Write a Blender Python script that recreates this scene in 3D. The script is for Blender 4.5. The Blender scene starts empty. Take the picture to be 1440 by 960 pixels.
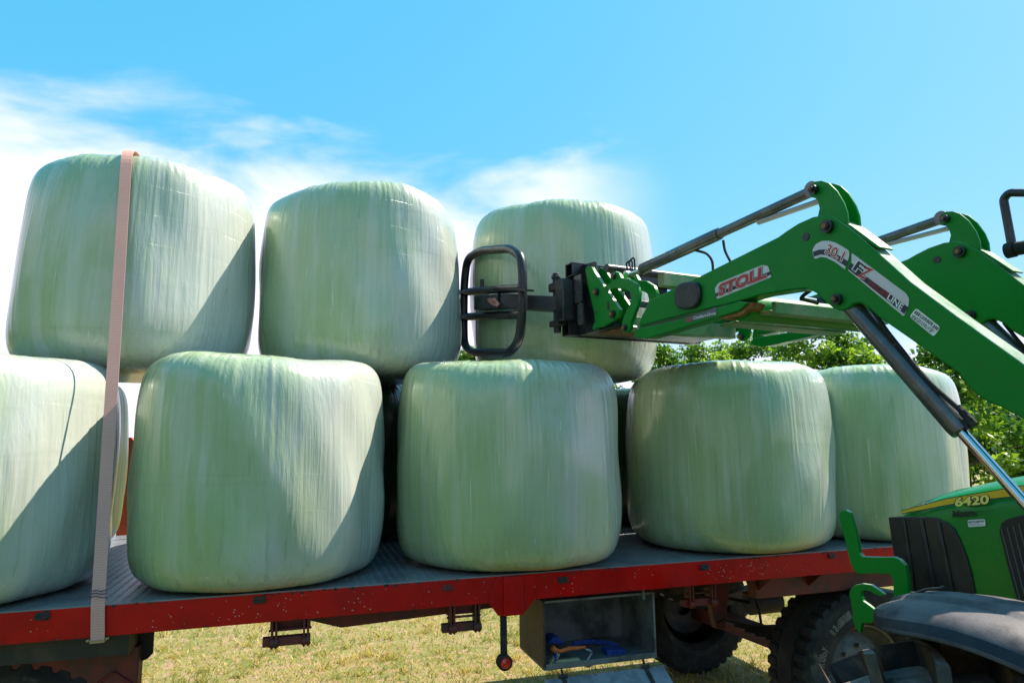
import bpy, bmesh, math, random
import numpy as np
from mathutils import Vector, Matrix
random.seed(7); rng = np.random.default_rng(7)
PI = math.pi
def rad(a): return math.radians(a)
scn = bpy.context.scene
COL = scn.collection

# ------------------------------------------------------------------ camera
YAW, PITCH, ROLL, FPX = 0.2943, 0.1422, -0.0149, 960.0
CAM = Vector((0, 0, 2.0))
F_ = Vector((math.sin(YAW)*math.cos(PITCH), math.cos(YAW)*math.cos(PITCH), math.sin(PITCH)))
R0 = Vector((math.cos(YAW), -math.sin(YAW), 0)); U0 = R0.cross(F_)
R_ = R0*math.cos(ROLL) + U0*math.sin(ROLL); U_ = U0*math.cos(ROLL) - R0*math.sin(ROLL)
cd = bpy.data.cameras.new('camera'); cam = bpy.data.objects.new('camera', cd); COL.objects.link(cam)
cd.sensor_width = 36; cd.lens = 24.0; cd.clip_end = 2000; cd.clip_start = 0.05
M = Matrix((R_, U_, -F_)).transposed().to_4x4(); M.translation = CAM; cam.matrix_world = M
scn.camera = cam

# ------------------------------------------------------------------ light
SUN_AZ, SUN_EL = rad(8), rad(52)          # azimuth from +X towards +Y
SD = Vector((math.cos(SUN_AZ)*math.cos(SUN_EL), math.sin(SUN_AZ)*math.cos(SUN_EL), math.sin(SUN_EL)))
sl = bpy.data.lights.new('sun', 'SUN'); sl.energy = 5.0; sl.angle = rad(0.5); sl.color = (1, .91, .76)
so = bpy.data.objects.new('sun', sl); COL.objects.link(so); so.rotation_euler = SD.to_track_quat('Z', 'Y').to_euler(); so.location = (20, 10, 30)
scn.view_settings.view_transform = 'Standard'; scn.view_settings.look = 'None'
scn.view_settings.exposure = 0.9; scn.view_settings.gamma = 1.0

W = bpy.data.worlds.new('World'); scn.world = W; W.use_nodes = True
nt = W.node_tree; N = nt.nodes; LK = nt.links
for n in list(N): N.remove(n)
def wn(t, **k):
    n = N.new(t)
    for a, b in k.items(): setattr(n, a, b)
    return n
def wmath(op, a, b=None, c=None):
    n = wn('ShaderNodeMath', operation=op)
    for i, v in enumerate((a, b, c)):
        if v is None: continue
        if isinstance(v, (int, float)): n.inputs[i].default_value = v
        else: LK.new(v, n.inputs[i])
    return n.outputs[0]
def wsmooth(x, lo, hi):
    n = wn('ShaderNodeMapRange', interpolation_type='SMOOTHSTEP')
    LK.new(x, n.inputs[0]); n.inputs[1].default_value = lo; n.inputs[2].default_value = hi
    return n.outputs[0]
out = wn('ShaderNodeOutputWorld'); bg = wn('ShaderNodeBackground'); bg.inputs[1].default_value = 0.075
sky = wn('ShaderNodeTexSky', sky_type='NISHITA'); sky.sun_disc = False
sky.sun_elevation = SUN_EL; sky.sun_rotation = PI/2 - SUN_AZ; sky.air_density = 1.0; sky.dust_density = 0.6; sky.ozone_density = 1.5
# the photograph's saturated azure: green and blue flattened, red kept as the sky model gives it
sp_ = wn('ShaderNodeSeparateColor'); LK.new(sky.outputs[0], sp_.inputs[0]); tint = wn('ShaderNodeCombineColor')
for i_, (g_, k_) in enumerate(((1.0, .74), (.32, 3.4), (.30, 4.8))): LK.new(wmath('MULTIPLY', wmath('POWER', sp_.outputs[i_], g_), k_), tint.inputs[i_])
tc = wn('ShaderNodeTexCoord'); sx = wn('ShaderNodeSeparateXYZ'); LK.new(tc.outputs['Generated'], sx.inputs[0])
az = wmath('ARCTAN2', sx.outputs[0], sx.outputs[1])            # 0 = +Y, positive to the right
el = wmath('ARCSINE', sx.outputs[2])
cmb = wn('ShaderNodeCombineXYZ'); LK.new(wmath('MULTIPLY', az, 1.6), cmb.inputs[0]); LK.new(wmath('MULTIPLY', el, 4.2), cmb.inputs[1])
n1 = wn('ShaderNodeTexNoise'); n1.inputs['Scale'].default_value = 2.1; n1.inputs['Detail'].default_value = 6; n1.inputs['Roughness'].default_value = .52; n1.inputs['Distortion'].default_value = .35
LK.new(cmb.outputs[0], n1.inputs[0])
# bank of cloud: its top drops from left to right
topl = wmath('MULTIPLY_ADD', az, -0.03, 0.385)
band = wmath('SUBTRACT', topl, el)
lefty = wsmooth(az, 0.56, 0.30)
m = wmath('ADD', wmath('MULTIPLY', band, 4.2), wmath('MULTIPLY', wmath('SUBTRACT', n1.outputs[0], .5), 1.75))
mask = wsmooth(m, -0.22, 0.42)
low = wsmooth(wmath('ADD', wmath('MULTIPLY', wmath('SUBTRACT', 0.17, el), 7), wmath('MULTIPLY', wmath('SUBTRACT', n1.outputs[0], .5), 2.0)), -.1, .7)
mask = wmath('MULTIPLY', wmath('MAXIMUM', wmath('MULTIPLY', mask, lefty), low), 0.93)
mx = wn('ShaderNodeMix', data_type='RGBA'); LK.new(mask, mx.inputs[0]); LK.new(tint.outputs[0], mx.inputs[6]); mx.inputs[7].default_value = (9.0, 8.7, 10.6, 1)
LK.new(mx.outputs[2], bg.inputs[0]); LK.new(bg.outputs[0], out.inputs[0])

# ------------------------------------------------------------------ materials
def mat(name, col=(.5, .5, .5), rough=.5, metal=0, col2=None, nscale=6, ndet=6, stretch=(1, 1, 1), lo=.4, hi=.65,
        bump=0, bscale=60, bstretch=(1, 1, 1), spec=.5, coat=0, dust=None, dlo=.55, dhi=.75, dscale=9, rvar=0, trans=0, coord='Object', dist=.01, uptone=None):
    m = bpy.data.materials.new(name); m.use_nodes = True
    t = m.node_tree; b = t.nodes['Principled BSDF']
    b.inputs['Base Color'].default_value = (*col, 1); b.inputs['Roughness'].default_value = rough; b.inputs['Metallic'].default_value = metal
    b.inputs['Specular IOR Level'].default_value = spec; b.inputs['Coat Weight'].default_value = coat; b.inputs['Coat Roughness'].default_value = .12
    tcn = t.nodes.new('ShaderNodeTexCoord')
    def noise(sc, st, det=6, off=0):
        mp = t.nodes.new('ShaderNodeMapping'); mp.inputs['Scale'].default_value = st; mp.inputs['Location'].default_value = (off, off*.7, off*.3)
        t.links.new(tcn.outputs[coord], mp.inputs[0])
        n = t.nodes.new('ShaderNodeTexNoise'); n.inputs['Scale'].default_value = sc; n.inputs['Detail'].default_value = det; n.inputs['Roughness'].default_value = .62
        t.links.new(mp.outputs[0], n.inputs[0]); return n.outputs[0]
    def ramp(x, a, c):
        r = t.nodes.new('ShaderNodeMapRange'); r.interpolation_type = 'SMOOTHSTEP'; t.links.new(x, r.inputs[0]); r.inputs[1].default_value = a; r.inputs[2].default_value = c; return r.outputs[0]
    def mix(f, a, c):
        x = t.nodes.new('ShaderNodeMix'); x.data_type = 'RGBA'; t.links.new(f, x.inputs[0])
        for i, v in ((6, a), (7, c)):
            if isinstance(v, tuple): x.inputs[i].default_value = (*v, 1)
            else: t.links.new(v, x.inputs[i])
        return x.outputs[2]
    c = col
    if col2: c = mix(ramp(noise(nscale, stretch, ndet), lo, hi), c, col2)
    if dust: c = mix(ramp(noise(dscale, (1, 1, 1), 8, 3.3), dlo, dhi), c, dust)
    if uptone:      # second tone mixed in patchily on what faces up
        ge = t.nodes.new('ShaderNodeNewGeometry'); sp = t.nodes.new('ShaderNodeSeparateXYZ'); t.links.new(ge.outputs['True Normal'], sp.inputs[0])
        mu = t.nodes.new('ShaderNodeMath'); mu.operation = 'MULTIPLY'; t.links.new(ramp(sp.outputs[2], .35, .8), mu.inputs[0])
        m2 = t.nodes.new('ShaderNodeMath'); m2.operation = 'MULTIPLY'; t.links.new(ramp(noise(11, (1, 1, 1), 7, 5.5), .25, .6), m2.inputs[0]); m2.inputs[1].default_value = uptone[1]
        t.links.new(m2.outputs[0], mu.inputs[1]); c = mix(mu.outputs[0], c, uptone[0])
    if not isinstance(c, tuple): t.links.new(c, b.inputs['Base Color'])
    if rvar:
        r = t.nodes.new('ShaderNodeMapRange'); t.links.new(noise(nscale*1.7, stretch, 5, 7.1), r.inputs[0]); r.inputs[1].default_value = .3; r.inputs[2].default_value = .7
        r.inputs[3].default_value = max(rough-rvar, .03); r.inputs[4].default_value = rough+rvar; t.links.new(r.outputs[0], b.inputs['Roughness'])
    if bump:
        bp = t.nodes.new('ShaderNodeBump'); bp.inputs['Strength'].default_value = bump; bp.inputs['Distance'].default_value = dist
        t.links.new(noise(bscale, bstretch, 5, 1.7), bp.inputs['Height']); t.links.new(bp.outputs[0], b.inputs['Normal'])
    if trans:
        tr = t.nodes.new('ShaderNodeBsdfTranslucent'); ms = t.nodes.new('ShaderNodeMixShader'); ms.inputs[0].default_value = trans
        tr.inputs[0].default_value = (col[0]*2.0, col[1]*1.8, col[2]*.8, 1)
        t.links.new(b.outputs[0], ms.inputs[1]); t.links.new(tr.outputs[0], ms.inputs[2]); t.links.new(ms.outputs[0], t.nodes['Material Output'].inputs[0])
    return m

def film_material():
    """stretch film round a bale: pale green plastic, vertical stretch streaks, greener where the film is thin"""
    m = bpy.data.materials.new('bale_film'); m.use_nodes = True
    t = m.node_tree; nd = t.nodes; lk = t.links; b = nd['Principled BSDF']
    tcn = nd.new('ShaderNodeTexCoord'); oi = nd.new('ShaderNodeObjectInfo')
    add = nd.new('ShaderNodeVectorMath'); add.operation = 'MULTIPLY_ADD'
    cb = nd.new('ShaderNodeCombineXYZ')
    for i in range(3): lk.new(oi.outputs['Random'], cb.inputs[i])
    lk.new(cb.outputs[0], add.inputs[0]); add.inputs[1].default_value = (31, 47, 19); lk.new(tcn.outputs['Object'], add.inputs[2])
    def noise(sc, st, det=6, ro=.6, dis=0):
        mp = nd.new('ShaderNodeMapping'); mp.inputs['Scale'].default_value = st; lk.new(add.outputs[0], mp.inputs[0])
        n = nd.new('ShaderNodeTexNoise'); n.inputs['Scale'].default_value = sc; n.inputs['Detail'].default_value = det; n.inputs['Roughness'].default_value = ro; n.inputs['Distortion'].default_value = dis
        lk.new(mp.outputs[0], n.inputs[0]); return n.outputs[0]
    def rng_(x, a, c, d=0, e=1, sm=True):
        r = nd.new('ShaderNodeMapRange'); r.interpolation_type = 'SMOOTHSTEP' if sm else 'LINEAR'
        lk.new(x, r.inputs[0]); r.inputs[1].default_value = a; r.inputs[2].default_value = c; r.inputs[3].default_value = d; r.inputs[4].default_value = e; return r.outputs[0]
    def mix(f, a, c):
        x = nd.new('ShaderNodeMix'); x.data_type = 'RGBA'; lk.new(f, x.inputs[0])
        for i, v in ((6, a), (7, c)):
            if isinstance(v, tuple): x.inputs[i].default_value = (*v, 1)
            else: lk.new(v, x.inputs[i])
        return x.outputs[2]
    patch = noise(1.5, (1, 1, .9), 5, .6, .6)
    streak = noise(9, (1, 1, .04), 6, .62)
    fine = noise(38, (1, 1, .018), 4, .6)
    hor = noise(4.5, (.12, .12, 2.6), 6, .65)
    blot = noise(7, (1, 1, .5), 8, .7)
    # green reflection painted into the colour of each bale's left, camera-facing flank
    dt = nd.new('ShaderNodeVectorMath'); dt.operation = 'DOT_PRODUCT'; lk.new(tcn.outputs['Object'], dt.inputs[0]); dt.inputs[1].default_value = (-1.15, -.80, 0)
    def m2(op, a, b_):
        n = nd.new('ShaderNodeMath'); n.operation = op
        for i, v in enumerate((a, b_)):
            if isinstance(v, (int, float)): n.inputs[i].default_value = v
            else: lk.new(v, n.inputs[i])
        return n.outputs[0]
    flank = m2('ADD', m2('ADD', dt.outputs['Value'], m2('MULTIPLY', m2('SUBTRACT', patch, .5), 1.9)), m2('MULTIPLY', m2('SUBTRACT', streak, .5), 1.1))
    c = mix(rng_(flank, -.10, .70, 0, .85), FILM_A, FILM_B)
    c = mix(rng_(streak, .46, .66, 0, .42), c, FILM_C)
    c = mix(rng_(fine, .56, .74, 0, .45), c, FILM_D)
    c = mix(rng_(noise(60, (1, 1, .012), 3, .6), .66, .72, 0, .5), c, (.72, .72, .62))
    c = mix(rng_(hor, .56, .70, 0, .22), c, FILM_D)
    c = mix(rng_(blot, .66, .78, 0, .35), c, (.16, .16, .08))
    lk.new(c, b.inputs['Base Color'])
    lk.new(rng_(streak, .3, .7, .2, .42, False), b.inputs['Roughness'])
    b.inputs['Specular IOR Level'].default_value = .62
    b.inputs['Coat Weight'].default_value = .5; b.inputs['Coat Roughness'].default_value = .14
    bp = nd.new('ShaderNodeBump'); bp.inputs['Strength'].default_value = .35; bp.inputs['Distance'].default_value = .012; lk.new(streak, bp.inputs['Height'])
    bp2 = nd.new('ShaderNodeBump'); bp2.inputs['Strength'].default_value = .5; bp2.inputs['Distance'].default_value = .007; lk.new(fine, bp2.inputs['Height']); lk.new(bp.outputs[0], bp2.inputs['Normal'])
    bp3 = nd.new('ShaderNodeBump'); bp3.inputs['Strength'].default_value = .35; bp3.inputs['Distance'].default_value = .03; lk.new(noise(3.2, (1, 1, .35), 3, .5, .8), bp3.inputs['Height']); lk.new(bp2.outputs[0], bp3.inputs['Normal'])
    # edges of the overlapping film bands: a saw tooth along a slightly slanting height
    sp3 = nd.new('ShaderNodeVectorMath'); sp3.operation = 'DOT_PRODUCT'; lk.new(add.outputs[0], sp3.inputs[0]); sp3.inputs[1].default_value = (.45, .30, 6.1)
    saw = m2('FRACT', m2('ADD', sp3.outputs['Value'], m2('MULTIPLY', blot, .22)), 0)
    bp5 = nd.new('ShaderNodeBump'); bp5.inputs['Strength'].default_value = .35; bp5.inputs['Distance'].default_value = .006; lk.new(saw, bp5.inputs['Height']); lk.new(bp3.outputs[0], bp5.inputs['Normal']); bp3 = bp5
    bp4 = nd.new('ShaderNodeBump'); bp4.inputs['Strength'].default_value = .28; bp4.inputs['Distance'].default_value = .010; lk.new(noise(16, (1, 1, .22), 4, .55, 1.2), bp4.inputs['Height']); lk.new(bp3.outputs[0], bp4.inputs['Normal'])
    lk.new(bp4.outputs[0], b.inputs['Normal'])
    return m
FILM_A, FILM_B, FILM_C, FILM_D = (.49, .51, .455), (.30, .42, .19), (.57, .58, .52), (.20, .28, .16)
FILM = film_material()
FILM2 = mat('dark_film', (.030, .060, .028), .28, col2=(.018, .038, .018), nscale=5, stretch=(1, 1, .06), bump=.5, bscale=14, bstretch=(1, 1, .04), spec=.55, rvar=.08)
RED = mat('red_paint', (.55, .004, .002), .42, spec=.22, col2=(.42, .004, .003), nscale=5, dust=(.12, .03, .025), dlo=.68, dhi=.72, dscale=22, bump=.15, bscale=40, rvar=.12)
REDD = mat('old_red_paint', (.16, .016, .012), .6, col2=(.05, .02, .015), nscale=7, bump=.2, bscale=30)
GRN = mat('loader_green', (.0, .185, .018), .38, col2=(.0, .205, .020), nscale=3, spec=.22, uptone=((.55, .54, .47), .75), dust=(.03, .12, .03), dlo=.58, dhi=.80, dscale=16, bump=.06, bscale=25, rvar=.10)
HGRN = mat('hood_green', (.0, .185, .016), .3, col2=(.0, .15, .013), nscale=2, spec=.3, coat=.15, dust=(.05, .13, .04), dlo=.62, dhi=.9, dscale=6, rvar=.08)
LGRN = mat('worn_green', (.07, .22, .07), .5, col2=(.22, .26, .14), nscale=8, bump=.2)
YEL = mat('decal_yellow', (.72, .47, .02), .4)
LYEL = mat('decal_pale_yellow', (.85, .75, .16), .4)
BLK = mat('black_paint', (.010, .011, .013), .36, col2=(.03, .03, .03), nscale=9, bump=.2, bscale=50, dust=(.10, .085, .07), dlo=.68, dhi=.8, dscale=14, rvar=.1)
DARK = mat('dark_steel', (.018, .017, .017), .6, col2=(.05, .035, .025), nscale=8, bump=.25)
RUB = mat('rubber', (.016, .016, .017), .8, spec=.3, col2=(.036, .034, .032), nscale=7, bump=.3, bscale=70, dust=(.13, .12, .10), dlo=.6, dhi=.78, dscale=10)
MUDRUB = mat('muddy_rubber', (.022, .021, .022), .75, spec=.3, col2=(.11, .065, .030), nscale=7, lo=.42, hi=.66, bump=.4, bscale=40, dust=(.25, .20, .16), dlo=.62, dhi=.8, dscale=12, uptone=((.36, .29, .27), .6))
CHR = mat('chrome', (.62, .62, .64), .12, 1)
STEEL = mat('cylinder_grey', (.10, .10, .105), .3, .6, col2=(.16, .15, .14), nscale=12, rvar=.08)
GALV = mat('galvanised', (.42, .43, .43), .45, .7, col2=(.30, .31, .31), nscale=14, bump=.1)
RIMW = mat('rim_paint', (.13, .125, .12), .5, col2=(.07, .06, .05), nscale=9)
RUST = mat('rust', (.20, .075, .025), .8, col2=(.30, .16, .06), nscale=25, bump=.5)
FEND = mat('fender_plastic', (.012, .014, .024), .5, spec=.25, col2=(.04, .038, .04), nscale=5, dust=(.08, .07, .07), dlo=.5, dhi=.9, dscale=6, bump=.1, bscale=140, rvar=.08, uptone=((.42, .36, .36), .26))
DECK = mat('deck_plate', (.24, .25, .27), .42, .25, col2=(.17, .17, .18), nscale=6, bump=.1, dust=(.22, .20, .18), dlo=.58, dhi=.8)
SILV = mat('decal_silver', (.52, .53, .55), .35, .3)
NAVY = mat('decal_navy', (.010, .012, .025), .4)
REDL = mat('decal_red', (.45, .02, .02), .4)
WHITE = mat('decal_white', (.78, .78, .76), .45)
PIPE = mat('pipe_grey', (.36, .33, .32), .4, .3)
CRATE = mat('box_brown', (.075, .042, .025), .6, col2=(.03, .022, .018), nscale=8, bump=.3)
GALVBOX = mat('box_grey', (.22, .23, .23), .5, .4, col2=(.08, .085, .09), nscale=5, bump=.1)
LIDM = mat('lid_blue_grey', (.34, .38, .42), .38, .4, col2=(.20, .23, .26), nscale=12, dust=(.05, .05, .05), dlo=.62, dhi=.7, dscale=30)
SBLUE = mat('strap_blue', (.012, .035, .20), .7, col2=(.02, .07, .34), nscale=40, bump=.3, bscale=200)
ORNG = mat('strap_orange', (.65, .15, .03), .6, col2=(.5, .1, .02), nscale=30)
OLIVE = mat('ratchet_zinc', (.50, .50, .28), .45, .15)
POST = mat('post_orange', (.62, .10, .02), .5, col2=(.5, .07, .02), nscale=9)
LAMP = mat('lamp_red', (.60, .015, .012), .25, coat=.5)
GLASS = mat('cab_glass', (.03, .04, .04), .05, spec=.8)
BARK = mat('bark', (.10, .075, .05), .9, col2=(.05, .04, .03), nscale=12, bump=.6)
LEAF = [mat('leaf_mid', (.095, .21, .022), .45, trans=.5, spec=.4), mat('leaf_dark', (.05, .14, .016), .45, trans=.45, spec=.4), mat('leaf_light', (.16, .28, .03), .45, trans=.5, spec=.4)]

# ------------------------------------------------------------------ mesh helpers (all in world coordinates)
class MB:
    def __init__(s): s.v = []; s.f = []; s.m = []; s.mi = 0
    def add(s, vs, fs):
        o = len(s.v); s.v += [tuple(v) for v in vs]
        for f in fs: s.f.append([i+o for i in f]); s.m.append(s.mi)
        return s
    def box(s, c, size, ax=None):
        ax = ax or (Vector((1, 0, 0)), Vector((0, 1, 0)), Vector((0, 0, 1))); c = Vector(c)
        vs = [c + ax[0]*(size[0]/2*i) + ax[1]*(size[1]/2*j) + ax[2]*(size[2]/2*k) for i in (-1, 1) for j in (-1, 1) for k in (-1, 1)]
        return s.add(vs, [(0, 1, 3, 2), (4, 6, 7, 5), (0, 4, 5, 1), (2, 3, 7, 6), (0, 2, 6, 4), (1, 5, 7, 3)])
    def bx(s, lo, hi):
        return s.box([(a+b)/2 for a, b in zip(lo, hi)], [b-a for a, b in zip(lo, hi)])
    def prism(s, pts, d):
        n = len(pts); d = Vector(d); pts = [Vector(p) for p in pts]
        return s.add(pts + [p+d for p in pts], [tuple(range(n)), tuple(range(2*n-1, n-1, -1))] + [(i, i+n, (i+1) % n+n, (i+1) % n) for i in range(n)])
    def beam(s, a, b, w, h, up=(0, 0, 1)):
        a = Vector(a); b = Vector(b); d = (b-a); L = d.length; d.normalize(); sd = d.cross(Vector(up)).normalized(); u = sd.cross(d)
        return s.box((a+b)/2, (L, w, h), (d, sd, u))
    def tube(s, path, r, n=14, closed=False, caps=True):
        P = [Vector(p) for p in path]; k = len(P); rs = r if isinstance(r, (list, tuple)) else [r]*k
        T = []
        for i in range(k):
            if closed: d = P[(i+1) % k]-P[i-1]
            else: d = P[min(i+1, k-1)]-P[max(i-1, 0)]
            T.append(d.normalized() if d.length > 1e-9 else Vector((0, 0, 1)))
        u = T[0].orthogonal().normalized(); vs = []
        for i in range(k):
            u = (u - T[i]*u.dot(T[i])).normalized(); w = T[i].cross(u)
            vs += [P[i] + (u*math.cos(2*PI*j/n) + w*math.sin(2*PI*j/n))*rs[i] for j in range(n)]
        fs = []
        for i in range(k if closed else k-1):
            a = i*n; b = ((i+1) % k)*n
            fs += [(a+j, a+(j+1) % n, b+(j+1) % n, b+j) for j in range(n)]
        if caps and not closed: fs += [tuple(range(n-1, -1, -1)), tuple(range((k-1)*n, k*n))]
        return s.add(vs, fs)
    def cyl(s, c, axis, r, h, n=28): # centred
        a = Vector(axis).normalized(); c = Vector(c); return s.tube([c-a*h/2, c+a*h/2], r, n)
    def lathe(s, prof, c, axis, n=64, closed=False):   # prof: (radius, offset along axis)
        a = Vector(axis).normalized(); c = Vector(c); u = a.orthogonal().normalized(); w = a.cross(u); k = len(prof)
        vs = []
        for j in range(n):
            d = u*math.cos(2*PI*j/n) + w*math.sin(2*PI*j/n)
            vs += [c + d*r + a*o for r, o in prof]
        fs = []
        for j in range(n):
            A = j*k; B = ((j+1) % n)*k
            for i in range(k if closed else k-1): fs.append((A+i, B+i, B+(i+1) % k, A+(i+1) % k))
        return s.add(vs, fs)
ROOT = {}
def setp(o, label=None, cat=None, group=None, kind=None):
    if label: o['label'] = label
    if cat: o['category'] = cat
    if group: o['group'] = group
    if kind: o['kind'] = kind
    return o
def thing(name, loc, label, cat, group=None, rz=0):
    o = bpy.data.objects.new(name, None); COL.objects.link(o); o.location = loc; o.rotation_euler = (0, 0, rz); o.empty_display_size = .2
    ROOT[o] = Matrix.Translation(Vector(loc)) @ Matrix.Rotation(rz, 4, 'Z')
    return setp(o, label, cat, group)
def obj(name, mb, mats, parent=None, loc=None, bevel=0, smooth=40, sub=0):
    me = bpy.data.meshes.new(name)
    if parent is not None:
        Mx = ROOT[parent]
    else:
        Mx = Matrix.Translation(Vector(loc)) if loc is not None else Matrix.Identity(4)
    inv = Mx.inverted()
    me.from_pydata([inv @ Vector(v) for v in mb.v], [], mb.f)
    if not isinstance(mats, (list, tuple)): mats = [mats]
    for x in mats: me.materials.append(x)
    me.polygons.foreach_set('material_index', mb.m)
    bm = bmesh.new(); bm.from_mesh(me); bmesh.ops.recalc_face_normals(bm, faces=bm.faces)
    bm.to_mesh(me); bm.free()
    if smooth:
        me.polygons.foreach_set('use_smooth', [True]*len(me.polygons)); me.set_sharp_from_angle(angle=rad(smooth))
    o = bpy.data.objects.new(name, me); COL.objects.link(o)
    if parent is not None: o.parent = parent
    elif loc is not None: o.location = loc
    ROOT[o] = Mx
    if bevel:
        b = o.modifiers.new('bevel', 'BEVEL'); b.width = bevel; b.segments = 2; b.limit_method = 'ANGLE'; b.angle_limit = rad(40); b.harden_normals = False
    return o
def ray(x, y): return F_ + R_*((x-720)/FPX) + U_*((480-y)/FPX)
def atY(x, y, Y): d = ray(x, y); return CAM + d*(Y/d.y)
def atZ(x, y, Z): d = ray(x, y); return CAM + d*((Z-CAM.z)/d.z)
# the tractor's own frame: H_ forward, L_ to its far side, measured from the near loader knee
PSI = rad(79.5); H_ = Vector((-math.cos(PSI), math.sin(PSI), 0)); L_ = Vector((math.sin(PSI), math.cos(PSI), 0))
_k = ray(1165, 320); KNEE = CAM + _k*(0.75/_k.z); K0 = Vector((KNEE.x, KNEE.y, 0))
def NP(x, y, l=0.0):
    d = ray(x, y); t = ((K0-CAM).dot(L_)+l)/d.dot(L_); return CAM + d*t
def TP(h, l, z): return K0 + H_*h + L_*l + Vector((0, 0, z))
AX = (H_, L_, Vector((0, 0, 1)))
def arc_round(pts, r=.03, n=5, closed=True):
    P = [Vector(p) for p in pts]; out = []; k = len(P)
    for i in range(k):
        if not closed and i in (0, k-1): out.append(P[i]); continue
        a, b, c = P[i-1], P[i], P[(i+1) % k]
        d1 = (a-b); d2 = (c-b); q = min(r, d1.length*.45, d2.length*.45); s = b+d1.normalized()*q; e = b+d2.normalized()*q
        for j in range(n+1):
            t = j/n; out.append(s*(1-t)**2 + b*2*t*(1-t) + e*t*t)
    return out
def text_mb(mb, txt, A, B, C, nrm, lift, mi, offset=0.0, shear=0.0, space=1.0):
    """letters stretched over the parallelogram A (baseline start), B (baseline end), C (top of the start)"""
    cu = bpy.data.curves.new('lettering', 'FONT'); cu.body = txt; cu.offset = offset; cu.shear = shear; cu.space_character = space; cu.resolution_u = 4
    o = bpy.data.objects.new('lettering', cu); COL.objects.link(o)
    bpy.context.view_layer.update(); dg = bpy.context.evaluated_depsgraph_get()
    me = bpy.data.meshes.new_from_object(o.evaluated_get(dg)); vs = np.array([v.co[:] for v in me.vertices]); fs = [tuple(p.vertices) for p in me.polygons]
    bpy.data.objects.remove(o); bpy.data.curves.remove(cu); bpy.data.meshes.remove(me)
    if not len(vs): return
    lo = vs.min(0); hi = vs.max(0); A, B, C = Vector(A), Vector(B), Vector(C); nrm = Vector(nrm)
    lo = lo + np.array([offset, offset, 0]); hi = hi - np.array([offset, offset, 0])
    sv = mb.mi; mb.mi = mi
    mb.add([A + (B-A)*float((v[0]-lo[0])/(hi[0]-lo[0])) + (C-A)*float((v[1]-lo[1])/(hi[1]-lo[1])) + nrm*lift for v in vs], fs); mb.mi = sv

# ------------------------------------------------------------------ setting: ground, grass
def ground_mat():
    m = mat('grass_ground', (.28, .23, .085), .95, col2=(.17, .18, .04), nscale=1.3, ndet=10, lo=.38, hi=.62, dust=(.36, .24, .14), dlo=.48, dhi=.62, dscale=9, bump=.6, bscale=45, dist=.03)
    return m
g = MB(); g.add([(-300, -300, 0), (300, -300, 0), (300, 300, 0), (-300, 300, 0)], [(0, 1, 2, 3)])
obj('ground', g, ground_mat(), smooth=0)['kind'] = 'structure'
g = MB(); g.add([(-60, -60, .004), (60, -60, .004), (60, 2.7, .004), (-60, 2.7, .004)], [(0, 1, 2, 3)])      # unseen green sheet, added to bounce green light onto the bales
obj('meadow', g, mat('meadow_green', (.045, .105, .016), .9, col2=(.075, .125, .022), nscale=1.5, bump=.5, bscale=40, dist=.03), smooth=0)['kind'] = 'structure'
def blades(name, n, x0, x1, y0, y1, hmin, hmax, w, pw=1.0, clump=True):
    y = y0 + (y1-y0)*rng.random(n)**pw; x = x0 + (x1-x0)*rng.random(n)
    if clump: tx_, ty_ = tufts(900, 26); x[:len(tx_)] = tx_; y[:len(ty_)] = ty_
    cl = np.sin(x*3.1+np.sin(y*2.3)*2)+np.sin(y*4.7+x*1.9)
    hh = hmin + (hmax-hmin)*rng.random(n)**1.6
    if clump: hh[:len(tx_)] *= 1.9
    a = rng.random(n)*2*PI; ln = .3+1.6*rng.random(n); ww = w*(.6+.8*rng.random(n)); b = rng.random(n)*2*PI
    v = np.zeros((n, 5, 3))
    dx, dy = np.cos(a)*ww, np.sin(a)*ww; lx, ly = np.cos(b)*hh*ln, np.sin(b)*hh*ln
    v[:, 0] = np.stack([x-dx, y-dy, 0*x], 1); v[:, 1] = np.stack([x+dx, y+dy, 0*x], 1)
    v[:, 2] = np.stack([x+dx*.7+lx*.4, y+dy*.7+ly*.4, hh*.6], 1); v[:, 3] = np.stack([x-dx*.7+lx*.4, y-dy*.7+ly*.4, hh*.6], 1)
    v[:, 4] = np.stack([x+lx, y+ly, hh], 1)
    me = bpy.data.meshes.new(name); me.vertices.add(n*5); me.vertices.foreach_set('co', v.ravel())
    i = np.arange(n)*5
    loops = np.stack([i, i+1, i+2, i+3, i+3, i+2, i+4], 1).ravel()
    me.loops.add(len(loops)); me.loops.foreach_set('vertex_index', loops.astype(np.int32))
    me.polygons.add(2*n); st = np.stack([np.arange(n)*7, np.arange(n)*7+4], 1).ravel(); me.polygons.foreach_set('loop_start', st.astype(np.int32))
    mi = np.where(rng.random(n)+cl*.17 < .30, 0, np.where(rng.random(n) < .5, 1, 2)); me.polygons.foreach_set('material_index', np.repeat(mi, 2).astype(np.int32))
    me.update(); me.validate()
    for x_ in GRASSM: me.materials.append(x_)
    o = bpy.data.objects.new(name, me); COL.objects.link(o); return o
GRASSM = [mat('grass_green', (.16, .21, .03), .6, trans=.35), mat('grass_straw', (.50, .38, .16), .6, trans=.25), mat('grass_olive', (.36, .33, .08), .6, trans=.3)]
def tufts(n, k):
    y = 2.7+(13-2.7)*np.random.default_rng(5).random(n)**1.2; x = -5+13*np.random.default_rng(6).random(n)
    return np.repeat(x, k)+rng.normal(size=n*k)*.035, np.repeat(y, k)+rng.normal(size=n*k)*.035
go = blades('dry_grass', 230000, -5, 9, 2.7, 17, .012, .055, .0042, 1.35)
setp(go, 'short mown dry grass, straw yellow and green, under and beyond the trailer', 'grass', kind='stuff')

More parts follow.
